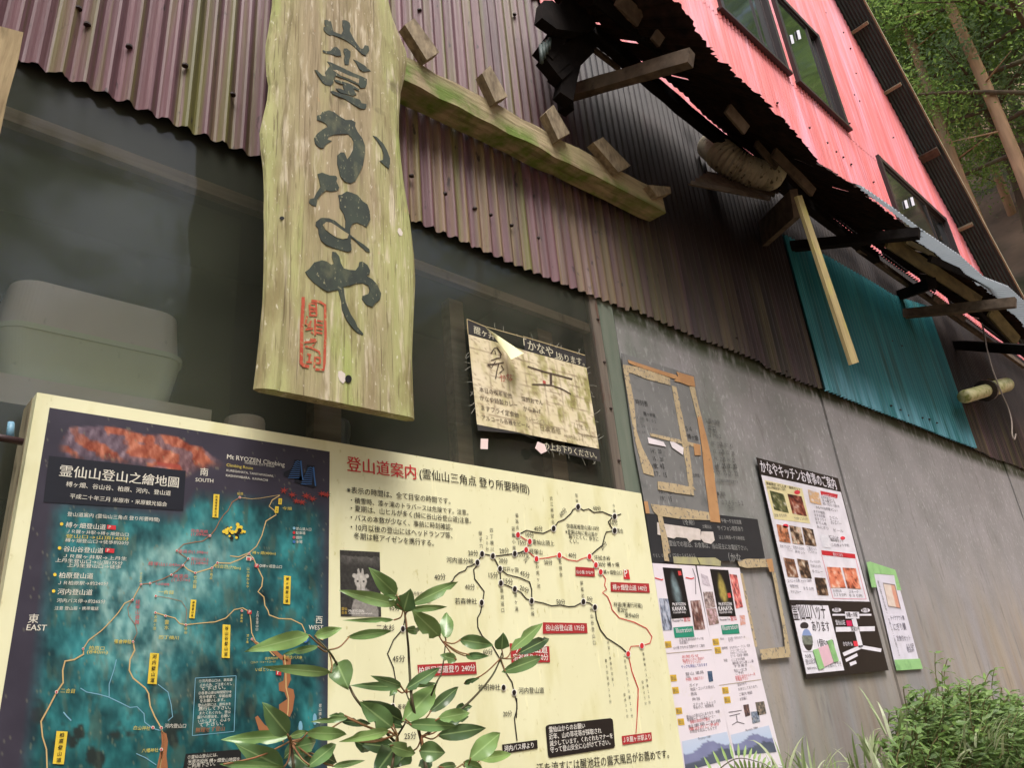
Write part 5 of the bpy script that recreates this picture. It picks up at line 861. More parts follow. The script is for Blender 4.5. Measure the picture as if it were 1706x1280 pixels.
# ---- pamphlet posters
k_paper = M('pale_poster_paper', s2l(220, 212, 220), s2l(214, 206, 214), (5, 5, 5), layers=[(s2l(206, 196, 176), (20, 20, 20), 0.6, 0.72, 0.5)], rough=0.4)
pr_m = printed('colour_print', 0.4)
def blob(cols, seed, sc=6):
    def fn(U, V, PX, PY):
        n = vnoise(U * sc, V * sc, seed); n2 = vnoise(U * sc * 2.3 + 4, V * sc * 2.3, seed + 1); c = np.zeros(U.shape + (3,)); cs = [np.array(k, float) for k in cols]
        t = np.clip((n * .65 + n2 * .35 - .28) / .44, 0, .999) * (len(cs) - 1)
        i = np.floor(t).astype(int); f = (t - i)[..., None]; ca = np.array(cs); c = ca[i] * (1 - f) + ca[np.minimum(i + 1, len(cs) - 1)] * f
        return c[..., 0], c[..., 1], c[..., 2]
    return fn
def flame(c1, seed):
    def fn(U, V, PX, PY):
        n = vnoise(U * 6, V * 9, seed); g = np.clip(1.25 - (((U - .48 - .08 * (V - .4)) / (.14 + .22 * V)) ** 2 + ((V - .42) / .34) ** 2), 0, 1) * (.35 + n); g = np.where(V > .75, 0, g)[..., None]
        c = np.array([22., 22, 24]) * (1 - g) + np.array(c1, float) * g; return c[..., 0], c[..., 1], c[..., 2]
    return fn
def hills(U, V, PX, PY):
    n = vnoise(U * 5, V * 2, 9); r1 = .42 - .18 * np.exp(-((U - .55) / .25) ** 2) + .06 * np.sin(U * 9); r2 = .78 - .22 * np.exp(-((U - .75) / .3) ** 2)
    c = np.where((V < r1)[..., None], np.stack([186 - 20 * V, 196 - 10 * V, 216 + 0 * V], -1), np.stack([112 + 20 * n, 116 + 20 * n, 150 + 20 * n], -1)); c = np.where((V > r2)[..., None], np.stack([70 + 30 * n, 76 + 30 * n, 92 + 30 * n], -1), c); return c[..., 0], c[..., 1], c[..., 2]
def leaflet(name, label, outline, blk, flm, pics, green, hillq, fold):
    th = thing(name, label, 'poster', tuple(W(*CF(*outline[2]), W1)), 'pamphlet posters beside the map board')
    mb = MB(); mb.plate([CF(*p) for p in outline], W1, .001); part(mb, 'sheet', k_paper, th)
    def pic(*a): m_ = MB(); picture(m_, *a); part(m_, 'picture', pr_m, th)
    pic([CF(*p) for p in blk], W2, flm, 18, 30)
    for i, (q, cols) in enumerate(pics): pic([CF(*p) for p in q], W2, blob(cols, 40 + i + len(name) + int(blk[0][0])), 12, 16)
    pic([CF(*p) for p in hillq], W2, hills, 26, 16)
    mb = MB(); mb.sheet([CF(*p) for p in green], W2, 3)
    mb.ribbon([CF(*p) for p in fold], .9, W2, 5); return th, mb
PM = [ink(108, 102, 110), ink(206, 70, 70), ink(214, 176, 56), ink(40, 136, 110), ink(226, 222, 226), ink(164, 146, 118), ink(60, 70, 150)]
def ln(mb, s, a, b, k=0): T(mb, s, CF(*a), CF(*b), W2, k, mh=.0075)
def yt(mb, x, y): mb.sheet([CF(x, y), CF(x + 38, y - 3), CF(x + 44, y + 36), CF(x + 6, y + 40)], W2, 2); T(mb, '登山', CF(x + 8, y + 30), CF(x + 36, y + 28), W3, 0)
th, mb = leaflet('pamphlet_poster', 'left pamphlet poster, touching the cream board, with hooded jacket picture', [(25, 32), (286, 48), (392, 566), (430, 780), (523, 1225), (524, 1290), (200, 1300), (108, 585)], [(88, 58), (204, 65), (260, 362), (142, 372)], flame((120, 140, 146), 3),
    [([(66, 246), (124, 250), (148, 440), (90, 444)], [(60, 60, 70), (150, 160, 180), (196, 196, 206)]), ([(256, 262), (316, 258), (348, 436), (282, 440)], [(60, 40, 40), (120, 84, 76), (206, 196, 196)]), ([(360, 692), (388, 690), (396, 752), (370, 758)], [(40, 60, 90), (90, 110, 130)])],
    [(152, 425), (272, 415), (282, 482), (162, 488)], [(205, 1120), (480, 1060), (520, 1222), (228, 1300)], [(110, 583), (388, 560)])
mb.ribbon([CF(*p) for p in [(40, 122), (85, 135), (90, 128)]], 2, W2, 1); mb.ribbon([CF(*p) for p in [(228, 120), (262, 128), (280, 122)]], 2, W2, 1); mb.ribbon([CF(*p) for p in [(270, 66), (286, 110), (290, 222)]], 1.2, W2, 0)
def brand(mb, x, y, k): T(mb, 'Mt.RYOZEN', CF(x, y), CF(x + 78, y - 2), W3, 4, .03); T(mb, 'KANAYA', CF(x, y + 32), CF(x + 82, y + 28), W3, 4, .04); T(mb, 'mountain shop', CF(x + 4, y + 48), CF(x + 80, y + 44), W3, 4)
brand(mb, 150, 292, 0); mb.sheet([CF(180, 80), CF(198, 80), CF(204, 106), CF(186, 108)], W3, 1); T(mb, 'Illustration', CF(172, 458), CF(268, 450), W3, 4); T(mb, 'Mountain Tea', CF(150, 392), CF(214, 386), W2, 0, .02); T(mb, '霊仙', CF(218, 388), CF(256, 384), W2, 1)
for x, y in ((100, 510), (132, 715), (145, 790), (165, 915), (178, 982)): yt(mb, x, y)
for s, a, b, k in (('店 登山 靴 無料貸出中 ザック他', (190, 508), (338, 498), 0), ('お気軽に', (192, 526), (246, 522), 0), ('山小屋 かなや は 営業中です ご案内', (155, 558), (345, 542), 0), ('お知らせ', (207, 612), (308, 604), 1), ('登山靴のレンタル・貸出あり', (210, 634), (342, 618), 1), ('（サイズ３５〜２９）', (218, 650), (320, 640), 1), ('ザックも貸出しております', (202, 674), (362, 658), 6), ('登山 道具', (228, 718), (340, 704), 0), ('ご利用は', (230, 734), (258, 732), 0), ('予約制：お電話下さい', (230, 752), (340, 738), 1), ('ガイド', (252, 786), (304, 782), 0), ('地図・コンパス貸出し', (258, 812), (408, 792), 0), ('雨具', (262, 840), (298, 836), 0), ('弁当', (268, 872), (316, 866), 0), ('ステッキ・ストック', (275, 905), (412, 886), 0), ('手ぬぐい、地図販売', (276, 922), (400, 908), 0), ('霊仙山の登山口にあります、休憩', (235, 980), (436, 944), 0), ('荷物預かり、下山後のコーヒー', (240, 1000), (410, 972), 0), ('季節の草花のご案内', (256, 1012), (376, 990), 1), ('駐車場ご利用', (246, 1040), (440, 1000), 0), ('宿泊のご予約', (250, 1055), (430, 1020), 1), ('お問合せ先はこちらです', (254, 1070), (420, 1045), 0), ('Ryozen 1084', (306, 1112), (385, 1096), 0)): ln(mb, s, a, b, k)
part(mb, 'lettering', PM, th)
th, mb = leaflet('pamphlet_poster', 'right pamphlet poster, with white flower picture and cluster of small photos', [(296, 48), (556, 62), (650, 540), (692, 740), (818, 1245), (818, 1280), (532, 1280), (430, 780)], [(376, 68), (488, 75), (534, 356), (430, 358)], flame((196, 176, 90), 13),
    [([(320, 95), (362, 112), (380, 175), (332, 160)], [(206, 196, 206), (166, 156, 166)]), ([(334, 208), (392, 206), (410, 300), (350, 312)], [(60, 52, 58), (150, 130, 126), (206, 200, 200)]), ([(352, 310), (412, 308), (432, 400), (372, 412)], [(216, 186, 200), (160, 130, 130), (90, 80, 60)]), ([(494, 98), (540, 104), (578, 300), (536, 310)], [(40, 36, 40), (214, 100, 96), (226, 190, 180)]), ([(556, 350), (588, 350), (594, 405), (562, 412)], [(196, 190, 206), (206, 130, 100)]),
     ([(578, 898), (612, 892), (622, 960), (592, 970)], [(40, 40, 50), (150, 110, 96)]), ([(652, 882), (706, 874), (720, 950), (668, 962)], [(60, 60, 60), (170, 150, 130)]), ([(624, 940), (672, 934), (682, 1000), (636, 1012)], [(50, 60, 80), (150, 160, 176), (90, 80, 70)])],
    [(443, 412), (548, 404), (557, 462), (452, 468)], [(502, 1080), (735, 1022), (782, 1185), (530, 1205)], [(432, 778), (688, 742)])
brand(mb, 432, 292, 0); mb.sheet([CF(482, 216), CF(500, 214), CF(506, 242), CF(488, 244)], W3, 1); T(mb, 'Illustration', CF(455, 442), CF(548, 432), W3, 4); T(mb, 'Mountain Tea', CF(438, 386), CF(500, 380), W2, 0, .02); T(mb, '霊仙', CF(504, 382), CF(540, 378), W2, 1)
for x, y in ((390, 495), (402, 545), (448, 790), (460, 848)): yt(mb, x, y)
for s, a, b, k in (('霊仙山', (440, 500), (462, 498), 0), ('お土産・手作りのケーキ', (488, 500), (592, 490), 0), ('セット', (490, 514), (520, 512), 0), ('珈琲他', (450, 560), (485, 555), 0), ('かなやカレー・うどん・定食', (498, 556), (622, 540), 0), ('コーヒー・紅茶・ジュース', (502, 572), (590, 562), 0), ('かき氷・ところてんの他', (502, 590), (600, 578), 0), ('ビール・日本酒・焼酎他', (505, 608), (610, 596), 0), ('にじますの塩焼', (510, 632), (590, 622), 0), ('料理：', (462, 634), (486, 632), 0), ('鍋料理 ぼたん鍋 しし鍋', (515, 652), (642, 636), 0), ('すき焼き', (524, 670), (604, 660), 0), ('宿泊・一泊二食', (524, 696), (602, 686), 0), ('ご予約', (534, 712), (580, 706), 0), ('営業日 四月から十一月', (532, 738), (652, 716), 1), ('お電話下さい', (536, 752), (610, 742), 1), ('霊仙の水で', (546, 782), (600, 772), 0), ('お待ちしております。', (550, 810), (668, 790), 0), ('ご案内 地図', (556, 842), (634, 828), 0), ('お気軽に', (560, 870), (604, 862), 0), ('Ryozen 1084', (596, 1060), (668, 1042), 0)): ln(mb, s, a, b, k)
for p in ([(495, 965), (560, 950)], [(538, 962), (542, 1000)], [(510, 1020), (542, 1000), (586, 1012)], [(490, 942), (570, 930)]): mb.ribbon([CF(*k) for k in p], 1.2, W2, 0)
part(mb, 'lettering', PM, th)

# ---- black and white menu poster with badge and route panel
mp = thing('menu_poster', 'black bordered menu poster with food photos and a small road map', 'poster', tuple(W(*CG(550, 1230), W1)))
mb = MB(); mb.plate([CG(*p) for p in [(65, 72), (500, 183), (770, 1208), (332, 1254)]], W1, .0015); part(mb, 'sheet', ink(36, 30, 28), mp)
PG = [ink(226, 222, 232), ink(52, 46, 50), ink(196, 40, 52), ink(226, 214, 166), ink(206, 40, 90), ink(112, 108, 118), ink(226, 60, 76), ink(222, 150, 170)]
mb = MB(); V1, V2, V3 = W2, W3, W4
mb.sheet([CG(*p) for p in [(90, 165), (515, 257), (668, 842), (242, 832)]], V1, 0); mb.sheet([CG(*p) for p in [(248, 858), (447, 862), (533, 1208), (332, 1228)]], V1, 0)
T(mb, 'かなやキッチンお食事のご案内', CG(92, 146), CG(494, 240), V1, 0, .035, 1.25)
mb.sheet([CG(*p) for p in [(108, 192), (308, 238), (352, 425), (160, 400)]], V2, 3); mb.sheet([CG(*p) for p in [(405, 250), (498, 270), (496, 290), (410, 272)]], V2, 2)
mb.sheet([CG(*p) for p in [(410, 567), (590, 588), (594, 612), (414, 592)]], V2, 2); T(mb, '霊仙マス寿司', CG(475, 596), CG(526, 602), V3, 0)
for p in ([(412, 592), (474, 825)], [(474, 825), (650, 828)], [(650, 828), (594, 612)]): mb.ribbon([CG(*k) for k in p], 1.0, V2, 7)
for s, a, b, k in (('季節限定 ぼたん丼・鱒丼セット', (118, 216), (300, 250), 1), ('かなや特製定食のご紹介', (124, 238), (222, 250), 1), ('定食 ８５０円', (162, 388), (228, 390), 5), ('うな丼 １２００円', (268, 404), (340, 408), 5), ('期間限定メニュー', (420, 282), (492, 288), 0), ('おすすめコース', (412, 290), (480, 306), 1), ('まん福コース', (418, 306), (488, 320), 1), ('焼魚・天ぷら・お造り他', (420, 324), (508, 340), 5), ('かなやのお料理メニュー', (384, 344), (500, 362), 1), ('ますの塩焼', (372, 366), (430, 374), 5), ('ますの甘露', (376, 386), (432, 394), 5), ('ますフライ', (380, 406), (438, 414), 5), ('おでん他', (384, 426), (440, 434), 5), ('おにぎり', (390, 448), (450, 458), 5), ('うどん', (456, 398), (500, 402), 5), ('ラーメン', (460, 414), (505, 420), 5), ('カレー', (462, 428), (520, 432), 5), ('ビール', (478, 466), (530, 472), 5), ('どぶ汁', (452, 500), (505, 510), 1), ('鍋料理セット', (462, 518), (530, 526), 1), ('二名様より予約', (466, 546), (560, 548), 5), ('定食７５０円', (192, 552), (245, 556), 5), ('（ミニ）', (232, 572), (258, 574), 5), ('定食６００円', (262, 558), (320, 568), 5), ('丼セット', (272, 580), (326, 590), 5), ('ご飯セット', (335, 562), (388, 570), 5), ('うどんセット', (340, 578), (390, 588), 5), ('カレー６００円', (352, 632), (405, 636), 5), ('牛丼６００円', (356, 658), (410, 662), 5), ('牛カレー', (364, 688), (420, 690), 5), ('スペシャル丼', (232, 740), (298, 736), 5), ('セット 1200円', (304, 740), (360, 736), 5), ('味噌汁付', (246, 766), (290, 768), 5), ('牛すじカレー', (250, 796), (304, 796), 5), ('８５０円', (318, 778), (372, 782), 5), ('ます寿司１本', (476, 790), (520, 790), 5), ('１２００円', (480, 810), (545, 812), 5), ('スモーク', (560, 795), (610, 796), 5), ('８００円', (562, 814), (630, 818), 5)): T(mb, s, CG(*a), CG(*b), V3, k, mh=.011)
T(mb, '霊仙山バッチ', CG(266, 934), CG(442, 930), V2, 1, .03, 1.7); T(mb, 'あります', CG(366, 996), CG(460, 998), V2, 1, .03, 1.2); T(mb, '1個500円', CG(396, 1082), CG(482, 1086), V2, 1, .02)
T(mb, '大人気', CG(326, 1142), CG(358, 1140), V2, 1, .03); T(mb, '登山記念', CG(330, 1176), CG(385, 1168), V2, 5, .01); T(mb, '販売中 かなやにて', CG(338, 1205), CG(396, 1200), V2, 1, .02); T(mb, 'お土産にどうぞ', CG(432, 1192), CG(520, 1184), V2, 5)
def rib(p, w, k=0, v=V2): mb.ribbon([CG(*q_) for q_ in p], w, v, k)
rib([(470, 912), (678, 912)], 3); mb.sheet([CG(*p) for p in [(536, 895), (612, 897), (614, 932), (540, 932)]], V3, 0); T(mb, 'JR醒ヶ井駅', CG(546, 922), CG(606, 922), V3 - .0005, 1, .02)
rib([(584, 932), (622, 1085)], 7.5); rib([(488, 990), (696, 986)], 8, 0, V2 - .0002); T(mb, '国道21号', CG(572, 996), CG(618, 996), V3, 1, .02); rib([(622, 1083), (528, 1124)], 6.5); rib([(622, 1083), (730, 1102)], 6.0)
for q, k in (([(542, 942), (572, 942), (578, 972), (548, 972)], 4), ([(580, 1052), (602, 1052), (608, 1080), (586, 1080)], 6)): mb.sheet([CG(*p) for p in q], V3, k)
for s, a, b in (('霊仙山荘', (490, 964), (540, 964)), ('かなや 5k', (530, 1078), (580, 1076))): T(mb, s, CG(*a), CG(*b), V2, 0, .03)
for c, s in (((492, 886), '米原'), ((646, 888), '関ヶ原')): mb.ellipse(*CG(*c), 7.5, 3.8, V2, 0); T(mb, s, CG(c[0] - 16, c[1] + 7), CG(c[0] + 16, c[1] + 7), V3, 1)
for q in ([(538, 1148), (600, 1116), (606, 1132), (544, 1164)], [(560, 1168), (594, 1156), (600, 1172), (566, 1186)]): mb.sheet([CG(*p) for p in q], V2, 0)
for c, r in (((525, 502), 4), ((220, 438), 5), ((282, 258), 5)): mb.ellipse(*CG(*c), r, r * .7, V3, 6)
mb.ellipse(*CG(320, 970), 7, 6, V2, 1, 16)
part(mb, 'lettering', PG, mp)
mb = MB()
dk = [(30, 26, 24), (60, 44, 36), (150, 120, 96), (206, 196, 180)]; og = [(60, 30, 26), (206, 110, 80), (222, 140, 110), (226, 200, 186)]
for i, (q, cols) in enumerate(([[(135, 248), (210, 268), (238, 370), (160, 350)], [(34, 34, 30), (60, 70, 40), (120, 120, 80), (200, 196, 190)]], [[(230, 266), (305, 280), (334, 386), (258, 372)], [(40, 22, 22), (90, 36, 32), (150, 80, 60), (206, 190, 180)]], [[(338, 242), (398, 262), (412, 326), (352, 312)], [(214, 208, 214), (206, 160, 110), (190, 186, 190)]], [[(172, 428), (230, 440), (248, 528), (188, 520)], [(60, 40, 34), (196, 120, 80), (210, 190, 176)]], [[(240, 434), (300, 446), (318, 538), (258, 530)], dk + [(206, 110, 80)]], [[(308, 444), (366, 456), (386, 546), (326, 538)], dk], [[(208, 606), (266, 616), (290, 712), (232, 708)], [(50, 40, 36), (130, 84, 60), (206, 196, 186)]], [[(280, 612), (338, 622), (360, 718), (304, 712)], dk], [[(374, 712), (432, 716), (450, 808), (392, 806)], dk], [[(400, 478), (448, 488), (466, 556), (416, 550)], [(206, 206, 216), (226, 224, 232)]], [[(440, 656), (512, 660), (542, 768), (462, 768)], og], [[(524, 660), (594, 664), (622, 774), (552, 770)], og])): mb = MB(); picture(mb, [CG(*p) for p in q], V3, blob(cols, 60 + i, 4), 14, 14); part(mb, 'picture', pr_m, mp)
def badge(U, V, PX, PY):
    n = vnoise(U * 6, V * 12, 8); e = ((U - .5) / .48) ** 2 + ((V - .5) / .48) ** 2; c = np.where((V < .32)[..., None], np.array([130., 150, 196]), np.stack([60 + 90 * n, 66 + 90 * n, 62 + 80 * n], -1)); c = np.where((V > .72)[..., None], np.array([46., 44, 42]), c); c = np.where((e > 1)[..., None], np.array([226., 222, 232]), c); return c[..., 0], c[..., 1], c[..., 2]
mb = MB(); picture(mb, [CG(300, 985), CG(358, 985), CG(374, 1106), CG(316, 1106)], V3, badge, 24, 40); part(mb, 'picture', pr_m, mp)
m_gtape = M('green_masking_tape', s2l(150, 196, 134), s2l(138, 184, 124), (30, 30, 30), layers=[(s2l(96, 140, 92), (14, 14, 14), 0.55, 0.66, 0.6)], rough=0.5)
nn = thing('pink_note', 'small pink note fixed with green tape on the menu poster', 'note', tuple(W(*CG(430, 1180), V3)))
mb = MB(); mb.plate([CG(*p) for p in [(392, 1090), (452, 1068), (478, 1165), (418, 1195)]], W4 - .0006, .0006); part(mb, 'sheet', ink(222, 182, 196), nn)
for q in ([(442, 1052), (468, 1042), (505, 1158), (478, 1165)], [(366, 1100), (395, 1092), (428, 1195), (398, 1205)]): tape(nn, CG, q, W4 - .0013, m_gtape)
# ---- narrow poster held by green tape
sp_ = thing('narrow_poster', 'narrow white poster held at top and bottom by green tape', 'poster', tuple(W(*CG(880, 1180), YW)))
mb = MB(); mb.plate([CG(*p) for p in [(690, 685), (806, 685), (938, 1180), (806, 1185)]], W1, .001); part(mb, 'sheet', ink(214, 210, 224), sp_)
for q in ([(652, 632), (670, 628), (805, 672), (838, 780), (814, 780), (800, 700), (692, 692), (706, 765), (680, 766)], [(800, 1152), (936, 1146), (952, 1200), (812, 1210)]): tape(sp_, CG, q, W2, m_gtape)
mb = MB(); VT(mb, '霊仙山登山者の皆様へ・お知らせ・ご利用下さい', CG(712, 730), CG(828, 1135), W2, mi=0, fill=1.0)
for s, a, b, k in (('テイクアウト鱒', (782, 940), (856, 938), 1), ('にぎり鱒', (800, 995), (866, 990), 1), ('定食付セット', (816, 1050), (888, 1046), 1), ('８５０円', (868, 1090), (906, 1086), 1), ('税込み', (872, 1112), (908, 1108), 1)): T(mb, s, CG(*a), CG(*b), W2, k, .012)
part(mb, 'lettering', [ink(60, 56, 66), ink(112, 108, 124)], sp_)
mb = MB()
def sushi(U, V, PX, PY):
    n = vnoise(U * 5, V * 5, 77); e = np.maximum(abs(U - .45) / .42, abs(V - .5) / .42); c = np.stack([200 + 24 * n, 176 + 40 * n, 166 + 40 * n], -1); c = np.where(((U > .58) & (e < 1))[..., None], np.stack([206 + 0 * n, 130 + 40 * n, 110 + 40 * n], -1), c); c = np.where(((e > 1) & (e < 1.1))[..., None], np.array([90., 80, 80]), c); c = np.where((e >= 1.1)[..., None], np.array([214., 210, 224]), c); return c[..., 0], c[..., 1], c[..., 2]
picture(mb, [CG(738, 738), CG(808, 748), CG(842, 885), CG(768, 872)], W2, sushi, 20, 24); part(mb, 'picture', pr_m, sp_)

# ================================================================ plants
def leafmat(name, c1, c2, vein, rough=0.35, trans=0.3, tip=None):
    """leaf: colour varies from leaf to leaf, paler midrib from the mesh attribute"""
    m, t, b = nodes(name); out = t.nodes['Material Output']; g = t.nodes.new('ShaderNodeNewGeometry'); a = t.nodes.new('ShaderNodeVertexColor'); a.layer_name = 'Col'
    s = t.nodes.new('ShaderNodeSeparateColor'); t.links.new(a.outputs[0], s.inputs[0])
    c = mixc(t, g.outputs['Random Per Island'], c1, c2); c = mixc(t, s.outputs[1], c, tip or c2)
    c = mixc(t, mrange(t, noise(t, g.outputs['Position'], (60, 60, 60), 3), .5, .75, 0, .35), c, tuple(k * .7 for k in c1))
    if vein: c = mixc(t, mrange(t, s.outputs[0], .88, 1.0, 0, .7), c, vein)
    t.links.new(c, b.inputs['Base Color']); b.inputs['Roughness'].default_value = rough; b.inputs['Specular IOR Level'].default_value = 0.5
    tl = t.nodes.new('ShaderNodeBsdfTranslucent'); t.links.new(c, tl.inputs[0]); x = t.nodes.new('ShaderNodeMixShader'); x.inputs[0].default_value = trans
    t.links.new(b.outputs[0], x.inputs[1]); t.links.new(tl.outputs[0], x.inputs[2]); t.links.new(x.outputs[0], out.inputs[0]); return m
m_shrub = leafmat('shrub_leaf', s2l(104, 138, 84), s2l(142, 172, 100), s2l(164, 190, 128), .22, .25, s2l(62, 82, 58))
m_stem = M('green_brown_stem', s2l(78, 62, 44), s2l(60, 66, 40), (40, 40, 40), rough=.6)
m_petiole = M('reddish_petiole', s2l(140, 92, 66), s2l(120, 100, 60), (40, 40, 40), rough=.5)
def leaf(mb, b, t, w, bend=.12, fold=.28, tone=0.0, n=9, up=None, shape=1.0):
    """lanceolate leaf from base b to tip t with half folds, real 3-D surface"""
    b, t = Vector(b), Vector(t); d = t - b; L = d.length; d.normalize(); view = (CAM - b).normalized() if up is None else Vector(up)
    sx = d.cross(view)
    if sx.length < 1e-4: sx = d.orthogonal()
    sx.normalize(); nn_ = sx.cross(d).normalized(); vs = []; cols = []
    bite = (random.randint(3, n - 3), random.choice((-1, 1)), random.uniform(.35, .7)) if n > 7 and random.random() < .4 else None
    for i in range(n + 1):
        u = i / n; ww = w / 2 * (math.sin(math.pi * min(1, u ** .85)) ** .8) * (1 - .25 * u * shape) if 0 < i < n else w * .012
        c = b + d * (L * u) - nn_ * (bend * L * (u - .35) ** 2 * 1.2); wav = .09 * w * math.sin(u * 9 + b.x * 90) + .03 * w * math.sin(u * 23 + b.z * 70)
        for k, s_ in enumerate((-1, -.5, 0, .5, 1)):
            vs.append(c + sx * (ww * s_ * (bite[2] if bite and bite[0] == i and s_ * bite[1] > .6 else 1)) + nn_ * (ww * fold * abs(s_) ** 1.3 + (wav * s_ if abs(s_) == 1 else 0))); cols.append((1.0 - abs(s_), tone, 0, 1))
    fs = [(5 * i + k, 5 * i + k + 1, 5 * i + 6 + k, 5 * i + 5 + k) for i in range(n) for k in range(4)]
    mb.add(vs, fs); mb.col = cols if mb.col is None else mb.col + cols
def pxw(w, y, c): a = W(c[0] - w / 2, c[1], y); b = W(c[0] + w / 2, c[1], y); return (a - b).length * 1.0
# the shrub in front of the map board, leaf by leaf
LV = [(CB, (1050, 312), (905, 172), 78, 0), (CB, (1060, 365), (730, 285), 60, .1), (CB, (1060, 325), (925, 318), 26, -1), (CB, (1085, 400), (1120, 280), 100, .1), (CB, (1130, 362), (1410, 228), 60, .1), (CB, (1110, 392), (1345, 375), 32, .2),
      (CB, (1040, 450), (780, 452), 24, -1), (CB, (1100, 500), (1195, 515), 40, .3), (CB, (1290, 545), (1140, 400), 86, .1), (CB, (1322, 555), (1330, 400), 66, 0), (CB, (1400, 560), (1597, 592), 62, .2), (CB, (1385, 675), (1292, 648), 46, .2), (CB, (1430, 652), (1548, 655), 32, .1),
      (CS4, (1235, 615), (1560, 335), 92, .15), (CS4, (1320, 640), (1672, 462), 90, 1), (CS4, (1170, 820), (1610, 655), 96, .3), (CS4, (1150, 606), (1160, 452), 110, .2), (CS4, (830, 655), (1015, 668), 46, .1),
      (CS1, (740, 592), (232, 722), 120, -1), (CS1, (770, 602), (1000, 540), 84, -1), (CS1, (1050, 612), (1440, 560), 72, -.5), (CS1, (810, 690), (500, 760), 54, -.5), (CS1, (925, 912), (380, 865), 78, .2), (CS1, (955, 815), (1050, 1030), 180, 0),
      (CS1, (1510, 1030), (1090, 1018), 60, .2), (CS1, (1500, 1022), (1265, 945), 62, .2), (CS1, (1450, 1040), (1405, 1105), 52, .3), (CS3, (510, 400), (910, 150), 120, .2), (CS3, (600, 362), (870, 328), 44, .1),
      (CS3, (490, 745), (895, 325), 220, -.4), (CS3, (785, 650), (1130, 350), 118, .75), (CS3, (1160, 336), (1330, 275), 46, .7), (CS3, (540, 790), (1110, 812), 118, -1), (CS3, (880, 725), (1265, 655), 120, -.3), (CS3, (870, 915), (1440, 832), 140, .7), (CS3, (1070, 620), (1260, 590), 84, .9), (CS3, (940, 770), (1240, 700), 90, .8),
      (CS3, (360, 830), (0, 540), 200, -.2), (CS3, (485, 760), (40, 530), 160, .9), (CS3, (340, 862), (-170, 975), 92, -1), (CS3, (400, 1050), (-20, 1005), 140, .9), (CS3, (330, 1030), (655, 1130), 130, .1), (CS3, (385, 1060), (180, 1330), 230, .7), (CS3, (560, 1100), (400, 1240), 170, .8), (CS3, (660, 1090), (955, 1110), 180, .4), (CS3, (360, 780), (480, 820), 70, .8),
      (CS3, (1230, 1182), (1605, 865), 176, -.3), (CS3, (1340, 1190), (1730, 1115), 92, -.6), (CS3, (1160, 1215), (1385, 1295), 90, -.6), (CS3, (720, 1180), (760, 1330), 130, .9), (CS3, (880, 1270), (1130, 1250), 70, .5),
      (CS2, (742, 912), (470, 575), 215, .1), (CS2, (760, 925), (-10, 965), 136, -.6), (CS2, (700, 1290), (195, 1035), 230, -.1), (CS2, (940, 885), (1445, 905), 136, -.6), (CS2, (970, 1260), (1335, 970), 146, -.3), (CS2, (812, 1050), (1095, 985), 160, -.3), (CS2, (760, 930), (965, 870), 80, .3), (CS2, (780, 1100), (1010, 1300), 220, 1), (CS2, (1100, 1130), (1290, 1230), 130, .9), (CS2, (1420, 720), (1000, 765), 62, .2),
      (CS2, (1430, 965), (1710, 880), 96, -.8), (CS2, (-10, 1240), (770, 1275), 96, -1), (CS2, (1500, 985), (1710, 1090), 130, .9), (CS2, (1240, 1265), (1600, 1200), 62, .3), (CS2, (1340, 755), (1710, 790), 80, 1), (CS2, (1380, 690), (1200, 700), 60, .3), (CS2, (850, 1000), (690, 1180), 120, .9)]
sh = thing('leafy_shrub', 'glossy-leaved shrub growing in front of the trail map board', 'shrub', (0.62, -.32, ground_z(.62, -.32)))
STEMS = [([CS3(790, 1500), CS3(740, 1280), CS3(690, 1000), CS3(650, 830), CS3(580, 500), CS3(550, 100), CB(1112, 600), CB(1100, 480), CB(1085, 345)], .0036), ([CS3(330, 1500), CS3(360, 1250), CS3(400, 1000), CS3(415, 930)], .003), ([CS3(415, 930), CS3(500, 790), CS3(520, 745)], .0022), ([CS3(640, 800), CS3(630, 700), CS3(540, 500), CS3(515, 420)], .002),
         ([CS3(690, 940), CS3(1160, 600), CS3(1450, 290), CB(1620, 690), CS4(1150, 640)], .0026), ([CS3(740, 600), CS3(860, 320), CB(1300, 740), CB(1320, 590), CB(1320, 545)], .002), ([CS3(380, 980), CS1(1150, 1170), CS1(1060, 1020), CS1(960, 840), CS1(900, 740), CS1(770, 600)], .0026), ([CS2(830, 1500), CS2(800, 1250), CS2(780, 1050), CS2(755, 930)], .003)]
YSH = -.30; mb = MB()
for pts, r in STEMS:
    Q = dens([W(*p, YSH + .012 * math.sin(i * 2.1 + r * 900)) for i, p in enumerate(pts)], 8 * len(pts)); mb.tube(Q, [r * .62 * (1 - .5 * i / len(Q)) for i in range(len(Q))], 7)
base = W(*CS3(790, 1500), YSH); mb.tube(dens([Vector((.62, -.32, ground_z(.62, -.32) - .05)), Vector((.63, -.31, .5)), base], 16), [.009] * 8 + [.006] * 8, 8)
mb.tube(dens([Vector((.62, -.32, .2)), W(*CS3(330, 1500), YSH)], 10), .005, 7); mb.tube(dens([Vector((.62, -.32, .25)), W(*CS2(830, 1500), YSH)], 10), .005, 7); pm = mb; mb = MB(); HUBS = [CB(1085, 380), CB(1305, 570), CS4(1140, 690), CS1(890, 720), CS1(1530, 1060), CS3(630, 740), CS3(420, 900), CS3(690, 920), CS2(770, 980), CS3(1150, 1240)]
